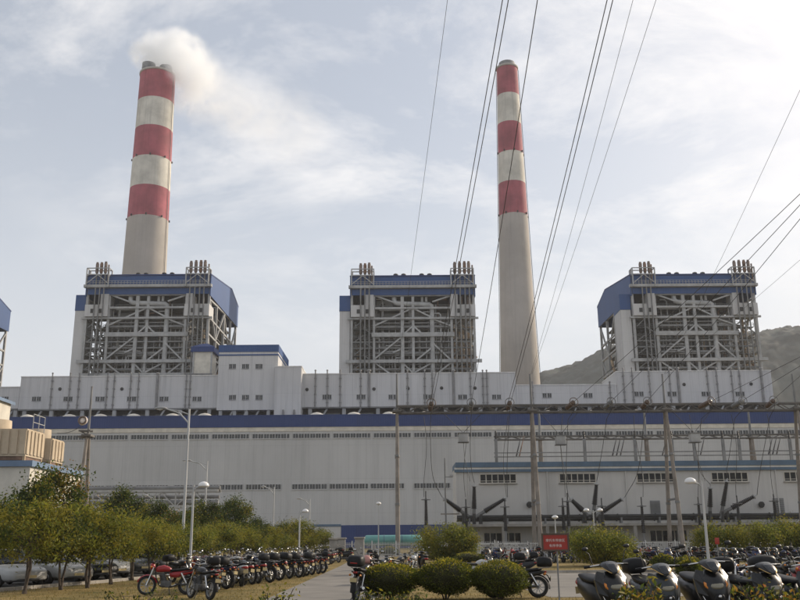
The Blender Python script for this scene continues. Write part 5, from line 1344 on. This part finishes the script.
def make_scooter():
    t = thing('scooter', 'x', 'scooter')
    wheel(t, .62, .235, .095, 6, 'front_wheel'); wheel(t, -.60, .235, .105, 6, 'rear_wheel')
    MB().loft([(.30, .57, 0, .04, .07), (.42, .575, 0, .075, .12), (.56, .56, 0, .10, .16), (.70, .53, 0, .11, .185), (.80, .49, 0, .10, .17), (.92, .42, 0, .06, .10)], 20, 1.9, 'z').build('front_apron', M['paint'], t)
    for s in (-1, 1):
        MB().add([(.58, s * .10, .34), (.50, s * .20, .40), (.46, s * .26, .60), (.40, s * .27, .80), (.36, s * .20, .93), (.47, s * .13, .90), (.55, s * .17, .72), (.60, s * .15, .54), (.40, s * .19, .42), (.36, s * .25, .62), (.32, s * .26, .80), (.30, s * .19, .92)],
                 [(0, 1, 2, 7), (7, 2, 3, 6), (6, 3, 4, 5), (1, 8, 9, 2), (2, 9, 10, 3), (3, 10, 11, 4)]).build('side_fairing', M['paint2'], t)
    fp = MB().loft([(.668, 0, .50, .055, .05), (.660, 0, .50, .075, .075), (.62, 0, .50, .085, .09)][::-1], 14, 2.2).build('front_panel', M['vinyl'], t)
    MB().lathe([(.0, .0), (.028, .0), (.028, .008), (.0, .01)], (.668, 0, .53), (1, 0, .1), 12).build('badge', M['chrome'], fp)
    MB().box(.664, .674, -.075, .075, .36, .42).build('front_plate', M['plate'], t)
    MB().loft([(.36, .44, 0, .035, .20), (.60, .40, 0, .035, .235), (.80, .37, 0, .035, .20), (.90, .36, 0, .025, .12)], 16, 3, 'z').build('leg_shield', M['vinyl'], t)
    MB().loft([(.66, 0, .33, .05, .07), (.80, 0, .36, .055, .07), (.86, 0, .30, .045, .05)], 12).loft([(.40, 0, .42, .06, .03), (.55, 0, .47, .085, .035), (.72, 0, .44, .085, .04), (.84, 0, .36, .06, .04)], 12).build('front_fender', M['paint'], t)
    for s in (-1, 1):
        MB().tube((.62, s * .075, .235), (.50, s * .075, .62), .024, n=8).build('fork', M['chrome'], t)
        MB().loft([(.60, s * .125, .66, .02, .02), (.575, s * .125, .70, .06, .035), (.53, s * .125, .74, .05, .03)], 10).build('turn_signal', M['amber'], t)
        mirror(t, .36, s * .26, 1.03, 1.29, s * .10)
        MB().path([(.54, s * .17, .44), (.50, s * .21, .58), (.44, s * .22, .74)], .011, 6).build('trim_strip', M['chrome'], t)
    hd = MB().loft([(.66, 0, .66, .015, .012), (.645, 0, .67, .08, .035), (.60, 0, .69, .125, .055), (.54, 0, .72, .13, .06)][::-1], 16, 2.3).build('headlight', M['lens'], t)
    MB().loft([(.615, 0, .885, .03, .012), (.575, 0, .915, .085, .035), (.49, 0, .975, .135, .055), (.38, 0, 1.025, .155, .05), (.28, 0, 1.02, .10, .035)][::-1], 18, 1.9).build('handlebar_cowl', M['paint'], t)
    MB().loft([(.618, 0, .905, .035, .008), (.595, 0, .93, .065, .014), (.50, 0, 1.01, .085, .018), (.45, 0, 1.05, .06, .012)][::-1], 12, 2.4).build('visor', M['glass'], t)
    for s in (-1, 1): MB().path([(.605, s * .045, .895), (.56, s * .10, .93), (.46, s * .145, .985)], .009, 6).build('cowl_trim', M['gold'], t)
    h = MB().path([(.28, -.36, 1.0), (.35, -.18, 1.02), (.35, .18, 1.02), (.28, .36, 1.0)], .014, 8).build('handlebar', M['chrome'], t)
    [MB().tube((.27, s * .38, .998), (.31, s * .26, 1.01), .021, n=8).build('grip', M['vinyl'], h) for s in (-1, 1)]
    MB().bbox(-.12, .46, -.17, .17, .27, .34, .02).build('floorboard', M['vinyl'], t)
    MB().loft([(-.02, 0, .46, .09, .14), (-.14, 0, .52, .16, .20), (-.42, 0, .56, .185, .19), (-.72, 0, .64, .16, .14), (-.98, 0, .72, .07, .06)], 18, 2.8).build('rear_body', M['paint'], t)
    MB().loft([(.0, 0, .735, .08, .025), (-.12, 0, .75, .135, .045), (-.35, 0, .765, .15, .055), (-.62, 0, .80, .14, .05), (-.82, 0, .82, .09, .03)], 16, 3).build('seat', M['vinyl'], t)
    MB().loft([(-.82, 0, .68, .13, .05), (-.97, 0, .70, .10, .05), (-1.02, 0, .70, .04, .02)], 12).build('tail_light', M['tail'], t)
    MB().bbox(-.50, -.05, -.12, .10, .20, .40, .04).build('engine', M['engine'], t)
    MB().lathe([(.03, 0), (.06, .06), (.065, .42), (.03, .48)], (-.42, -.17, .30), (-1, 0, .1), 12).build('silencer', M['alloy'], t)
    MB().bar((-.2, .08, .24), (-.3, .2, .01), .022).bar((-.2, -.08, .24), (-.3, -.2, .01), .022).build('centre_stand', M['black'], t)
    MB().box(-1.03, -1.02, -.09, .09, .50, .62).build('number_plate', M['plate'], t)
    b = MB().loft([(-.66, 0, .99, .15, .10), (-.69, 0, 1.0, .18, .13), (-.85, 0, 1.0, .19, .14), (-.98, 0, .99, .18, .13), (-1.02, 0, .98, .13, .09)], 18, 3.2).build('top_box', M['vinyl'], t)
    MB().bbox(-1.035, -1.005, -.10, .10, .95, .98, .01).build('reflector', M['tail'], b)
    MB().path([(-.62, -.1, .80), (-.9, -.1, .87), (-1.0, 0, .87), (-.9, .1, .87), (-.62, .1, .80)], .012, 6).build('rear_rack', M['chrome'], t)
    return t
def make_car():
    t = thing('parked_car', 'x', 'car')
    MB().loft([(-2.22, 0, .60, .66, .20), (-2.12, 0, .61, .80, .31), (-1.5, 0, .60, .87, .36), (-.6, 0, .57, .885, .35), (.6, 0, .56, .885, .34), (1.3, 0, .545, .87, .325), (1.85, 0, .51, .83, .27), (2.12, 0, .47, .72, .21), (2.2, 0, .45, .60, .15)], 24, 4.5).build('body', M['paint'], t)
    gl = MB().loft([(.84, -.28, 0, 1.52, .78), (1.05, -.30, 0, 1.22, .71), (1.28, -.34, 0, .88, .62), (1.40, -.36, 0, .70, .56)], 24, 4.5, 'z').build('windows', M['glass'], t)
    MB().loft([(1.375, -.36, 0, .80, .60), (1.41, -.36, 0, .79, .59), (1.44, -.37, 0, .66, .50), (1.452, -.37, 0, .4, .3)], 24, 4, 'z').build('roof', M['paint'], t)
    for s in (-1, 1):
        for (x0, z0, y0), (x1, z1, y1) in (((1.16, .86, .74), (.40, 1.39, .56)), ((-1.72, .88, .74), (-1.08, 1.39, .56)), ((-.28, .88, .79), (-.32, 1.39, .60))):
            MB().bar((x0, s * y0, z0), (x1, s * y1, z1), .07, .05).build('pillar', M['paint'], t)
        for x in (1.35, -1.35): 
            w = wheel(t, x, .31, .19, 7, 'wheel', y=s * .80)
        MB().loft([(1.92, s * .58, .60, .12, .05), (2.06, s * .56, .585, .15, .065), (2.14, s * .52, .57, .10, .04)], 12, 2.6).build('headlight', M['lens'], t)
        MB().loft([(-2.20, s * .58, .68, .12, .06), (-2.12, s * .60, .68, .16, .08)], 12, 2.6).build('tail_light', M['tail'], t)
        MB().loft([(.72, s * .93, .96, .05, .05), (.80, s * .95, .97, .09, .065), (.88, s * .94, .96, .06, .04)], 10).build('mirror', M['paint'], t)
        for x in (.15, -.85): MB().bbox(x - .09, x + .09, s * .885 - .012, s * .885 + .012, .72, .75, .005).build('door_handle', M['chrome'], t)
    MB().loft([(2.10, 0, .53, .34, .06), (2.185, 0, .53, .32, .055)], 14, 4).build('grille', M['black'], t)
    MB().loft([(2.02, 0, .30, .74, .05), (2.215, 0, .31, .55, .05)], 14, 4).build('lower_intake', M['black'], t)
    MB().box(2.222, 2.235, -.22, .22, .38, .48).build('number_plate', M['plate'], t)
    return t
def place_vehicles():
    mc, sc_, car = make_motorcycle(), make_scooter(), make_car()
    cm = children_map(); R_ = random.Random(21)
    P0 = M['paint'].name
    def put(src, x, y, deg, lean, label, group, paint, drop=(), z=0.0, k=1.0, side=None):
        c = copy_tree(src, cm, recolor={P0: paint, M['paint2'].name: side or paint}, drop=drop)
        c.location = (x, y, z); c.rotation_euler = (math.radians(lean), 0, math.radians(deg)); c.rotation_mode = 'XYZ'
        c.scale = (k, k, k); c['label'] = label; c['group'] = group
        return c
    BL, BU, MA, GR, SI, RE = PAINTS
    # lead: red motorcycle broadside at the near end of the left row
    g = G(167, 595); put(mc, g.x, g.y, 186, 6, 'red motorcycle parked broadside at the near end of left row', 'motorcycles beside the road', RE, ('top_box', 'reflector'))
    g = G(200, 599.5); put(mc, g.x, g.y, 128, 6, 'motorcycle with orange tail parts right behind the red one', 'motorcycles beside the road', BL, ('top_box',))
    n = 20
    for i in range(n):
        f = i / (n - 1); px = 208 + (326 - 208) * f; py = 594 - 20.5 * f ** .8
        g = G(px, py); a = 128 + R_.uniform(-20, 20); d = Vector((math.cos(math.radians(a)), math.sin(math.radians(a)), 0)); c = g + d * (.62 + R_.uniform(-.3, .35))
        put(mc if R_.random() < .72 else sc_, c.x, c.y, a, R_.uniform(2, 10), f'{nth(i)} bike beyond the red motorcycle, its tail to the road', 'motorcycles beside the road', R_.choice((BL, BL, BU, MA, GR, BL, SI)), ('top_box',) if R_.random() < .45 else (('reflector',) if R_.random() < .7 else ()), k=R_.uniform(.97, 1.05))
    for i in range(11):
        f = i / 10; px = 302 + 47 * f; py = 569 - 8 * f; g = G(px, py)
        put(mc if R_.random() < .6 else sc_, g.x - R_.uniform(0, .8), g.y, 150 + R_.uniform(-25, 25), 6, f'{nth(i)} bike from the left in the far cluster left of the road', 'bikes in the far cluster left of the road', R_.choice((BL, GR, SI, MA, BL)), ('top_box',) if R_.random() < .6 else ())
    # second line of bikes behind the left row
    for i in range(12):
        f = i / 11; px = 196 + 105 * f; py = 583 - 12 * f; g = G(px, py)
        put(mc if R_.random() < .6 else sc_, g.x - .6, g.y, -50 + R_.uniform(-10, 10), 6, f'{nth(i)} bike from the left hidden behind the left row under trees', 'bikes hidden behind the left row', R_.choice((BL, GR, BU, MA, SI)), ('top_box',) if R_.random() < .6 else ())
    # bikes behind the three clipped bushes
    g = G(360, 603); put(mc, g.x, g.y + 1.0, 78, 4, 'touring bike with big black box left of the round bushes', 'bikes behind the round bushes', BL, k=1.1)
    for px, py, a, src, pt, dr, lab in ((380, 584, 70, mc, GR, ('top_box',), 'bike with pale seat behind the left round bush'), (398, 578, 60, mc, BL, ('top_box',), 'dark bike showing its mirrors above the left round bush'), (412, 575, 75, mc, SI, ('top_box',), 'silver bike between left and middle round bushes'), (422, 572, 100, sc_, BL, ('top_box',), 'scooter behind the gap of left and middle bushes'),
                                    (478, 585, 20, mc, SI, ('top_box',), 'bike between the middle and right round bushes'), (500, 583, 160, mc, GR, (), 'bike with black box behind the right round bush'), (515, 580, 170, sc_, BL, (), 'scooter with black box right of the right round bush'), (365, 575, 85, mc, BL, ('top_box',), 'bike further along the road beyond the touring bike'), (372, 570, 80, sc_, GR, (), 'scooter further along the road near the small round bush')):
        g = G(px, py); put(src, g.x, g.y, a, 5, lab, 'bikes behind the round bushes', pt, dr)
    g = G(517, 598); c = put(mc, g.x, g.y, 176, 6, 'motorcycle with silver box, rear wheel showing right of bushes', 'bikes behind the round bushes', BL)
    # far row in front of the switchgear building
    for i in range(27):
        px = 488 + 6.2 * i + R_.uniform(-1.5, 1.5); g = G(px, 562.5 + R_.uniform(-.6, .6))
        put(mc if R_.random() < .6 else sc_, g.x, g.y, R_.choice((-80, 95)) + R_.uniform(-14, 14), 6, f'{nth(i)} bike from the left in the long row before the switchgear building', 'bikes in the long far row', R_.choice((BL, BU, GR, MA, SI, RE)), ('top_box',) if R_.random() < .7 else ())
    for i in range(16):
        px = 655 + 10 * i + R_.uniform(-2, 2); g = G(px, 565.5 + R_.uniform(-.6, .6))
        put(mc if R_.random() < .5 else sc_, g.x, g.y, -75 + R_.uniform(-14, 14), 6, f'{nth(i)} bike from the left in the shaded row under the right hedge', 'bikes under the right hedge', R_.choice((BL, BU, GR, MA, BL)), ('top_box',) if R_.random() < .6 else ())
    for i, (px, D, a, pt, lab) in enumerate(((737, 26, -120, BU, 'blue grey bike behind the scooter with black box'), (752, 27.5, -100, SI, 'bike with pale mirrors right of the scooter with black box'), (770, 26, -110, SI, 'silver bike with bright tank near the right edge'), (788, 27, -95, GR, 'grey bike behind the rightmost scooter'), (802, 24, -100, RE, 'red bike at the right edge behind the scooters'))):
        put(mc, XX(px, 560, D), D, a, 5, lab, 'bikes behind the near scooters', pt, ('top_box',), k=1.05)
    # near scooters on the right
    for j, (px, D, a, pt, dr, lab) in enumerate(((604, 18.0, -80, BL, ('top_box', 'rear_rack'), 'leftmost near scooter, black, with bare seat'), (656, 17.8, -84, GR, (), 'grey near scooter with black top box, second from left'), (705, 17.6, -88, BL, ('top_box', 'rear_rack'), 'dark near scooter facing the camera below the bowl lamp'), (754, 17.6, -76, BL, (), 'near scooter with large black top box, fourth from left'), (799, 17.4, -76, GR, (), 'near scooter cut by the right edge'))):
        put(sc_, XX(px, 575, D), D, a, 4, lab, 'near scooters', pt, dr, z=.006, k=1.15 * (1, .97, 1.03, .98, 1)[j], side=(BL, GR, BL, BL, GR)[j])
    # cars behind the left trees
    for i, (px, py, a, pt, lab) in enumerate(((-8, 588, -38, SI, 'silver car at the left edge behind the first tree'), (40, 585, -36, SI, 'silver car behind the second and third trees'), (70, 581, -36, BL, 'black car between the silver cars'), (88, 579, -36, SI, 'pale car behind the fourth tree'), (113, 576, -36, GR, 'grey car behind the fifth tree'), (140, 573.5, -36, BL, 'black car furthest right of the parked cars'), (6, 573, -30, BL, 'black car in the second rank at left edge'))):
        g = G(px, py); put(car, g.x, g.y + .6, a, 0, lab, 'cars parked behind the left trees', pt)
    for o in (mc, sc_, car): remove_tree(o, cm)
place_vehicles()
M['helmet_pink'] = pmat('helmet_pink', (0.45, 0.22, 0.19))
def helmet(label, x, y, z, m):
    t = thing('helmet', label, 'helmet', (x, y, z))
    MB().loft([(0, 0, 0, .12, .10), (.06, -.0, 0, .145, .125), (.13, -.0, 0, .14, .12), (.2, -.01, 0, .10, .085), (.235, -.01, 0, .03, .03)], 16, 2.1, 'z').build('shell', m, t)
    MB().loft([(.05, .12, 0, .03, .11), (.12, .115, 0, .03, .10)], 12, 3, 'z').build('visor', M['glass'], t)
g = G(360, 603); helmet('pink helmet resting on the touring bike by the road', XX(367, 560, g.y + 1.3), g.y + 1.3, 1.0, M['helmet_pink'])

# ------------------------------------------------------------------ chimney smoke and haze
def smoke():
    blobs = []
    for x, y, D, r, w in ((160, 62, DC, 8, 2.2), (150, 56, DC, 11, 2.0), (147, 50, DC, 9, 1.6), (153, 45, DC, 9, 1.5), (160, 52, DC, 12, 2.0), (172, 54, DC, 13, 1.8), (184, 60, DC, 14, 1.5), (192, 70, DC, 15, 1.15), (198, 82, DC, 15, .7), (192, 92, DC, 13, .4), (212, 97, DC, 17, .28), (236, 108, DC, 19, .16), (262, 118, DC, 21, .11), (292, 128, DC, 22, .07)):
        blobs.append((P(x, y, D), r, w))
    lo = Vector([min(c[i] - r for c, r, w in blobs) - 1 for i in range(3)]); hi = Vector([max(c[i] + r for c, r, w in blobs) + 1 for i in range(3)])
    o = MB().box(lo.x, hi.x, lo.y, hi.y, lo.z, hi.z).build('smoke', bpy.data.materials.new('smoke_plume'))
    tag(o, 'pale smoke plume drifting right from the twin flue chimney', 'smoke', kind='stuff')
    m = o.data.materials[0]; m.use_nodes = True; nt = m.node_tree; nt.nodes.clear(); N = nt.nodes.new; L = nt.links.new
    out = N('ShaderNodeOutputMaterial'); pv = N('ShaderNodeVolumePrincipled')
    pv.inputs['Color'].default_value = (.97, .98, .99, 1); pv.inputs['Anisotropy'].default_value = .55
    g = N('ShaderNodeNewGeometry'); wn = N('ShaderNodeTexNoise'); wn.inputs['Scale'].default_value = .06; wn.inputs['Detail'].default_value = 4
    L(g.outputs['Position'], wn.inputs['Vector'])
    sb = N('ShaderNodeVectorMath'); sb.operation = 'SUBTRACT'; L(wn.outputs['Color'], sb.inputs[0]); sb.inputs[1].default_value = (.5, .5, .5)
    scl = N('ShaderNodeVectorMath'); scl.operation = 'SCALE'; L(sb.outputs[0], scl.inputs[0]); scl.inputs['Scale'].default_value = 13
    ad = N('ShaderNodeVectorMath'); ad.operation = 'ADD'; L(g.outputs['Position'], ad.inputs[0]); L(scl.outputs[0], ad.inputs[1])
    tot = None
    for c, r, w in blobs:
        ds = N('ShaderNodeVectorMath'); ds.operation = 'DISTANCE'; L(ad.outputs[0], ds.inputs[0]); ds.inputs[1].default_value = c
        mr = N('ShaderNodeMapRange'); mr.interpolation_type = 'SMOOTHSTEP'; mr.inputs['From Min'].default_value = r; mr.inputs['From Max'].default_value = r * .25; mr.inputs['To Max'].default_value = w
        L(ds.outputs['Value'], mr.inputs['Value'])
        if tot is None: tot = mr.outputs[0]
        else:
            mx = N('ShaderNodeMath'); mx.operation = 'MAXIMUM'; L(tot, mx.inputs[0]); L(mr.outputs[0], mx.inputs[1]); tot = mx.outputs[0]
    n2 = N('ShaderNodeTexNoise'); n2.inputs['Scale'].default_value = .16; n2.inputs['Detail'].default_value = 6; n2.inputs['Roughness'].default_value = .65; L(ad.outputs[0], n2.inputs['Vector'])
    rr = N('ShaderNodeMapRange'); rr.inputs['From Min'].default_value = .38; rr.inputs['From Max'].default_value = .58; L(n2.outputs['Fac'], rr.inputs['Value'])
    mu = N('ShaderNodeMath'); mu.operation = 'MULTIPLY'; L(tot, mu.inputs[0]); L(rr.outputs[0], mu.inputs[1])
    dn = N('ShaderNodeMath'); dn.operation = 'MULTIPLY'; L(mu.outputs[0], dn.inputs[0]); dn.inputs[1].default_value = .34
    L(dn.outputs[0], pv.inputs['Density']); L(pv.outputs[0], out.inputs['Volume'])
smoke()
def haze():
    o = MB().box(-2400, 2600, -120, 1700, -1, 330).build('haze', bpy.data.materials.new('haze_air'))
    tag(o, 'thin pale haze filling the air over the whole site', 'haze', kind='stuff')
    m = o.data.materials[0]; m.use_nodes = True; nt = m.node_tree; nt.nodes.clear()
    out = nt.nodes.new('ShaderNodeOutputMaterial'); pv = nt.nodes.new('ShaderNodeVolumePrincipled')
    pv.inputs['Color'].default_value = (.93, .93, .94, 1); pv.inputs['Density'].default_value = HAZE; pv.inputs['Anisotropy'].default_value = .0
    nt.links.new(pv.outputs[0], out.inputs['Volume'])
HAZE = 0.00017
haze()
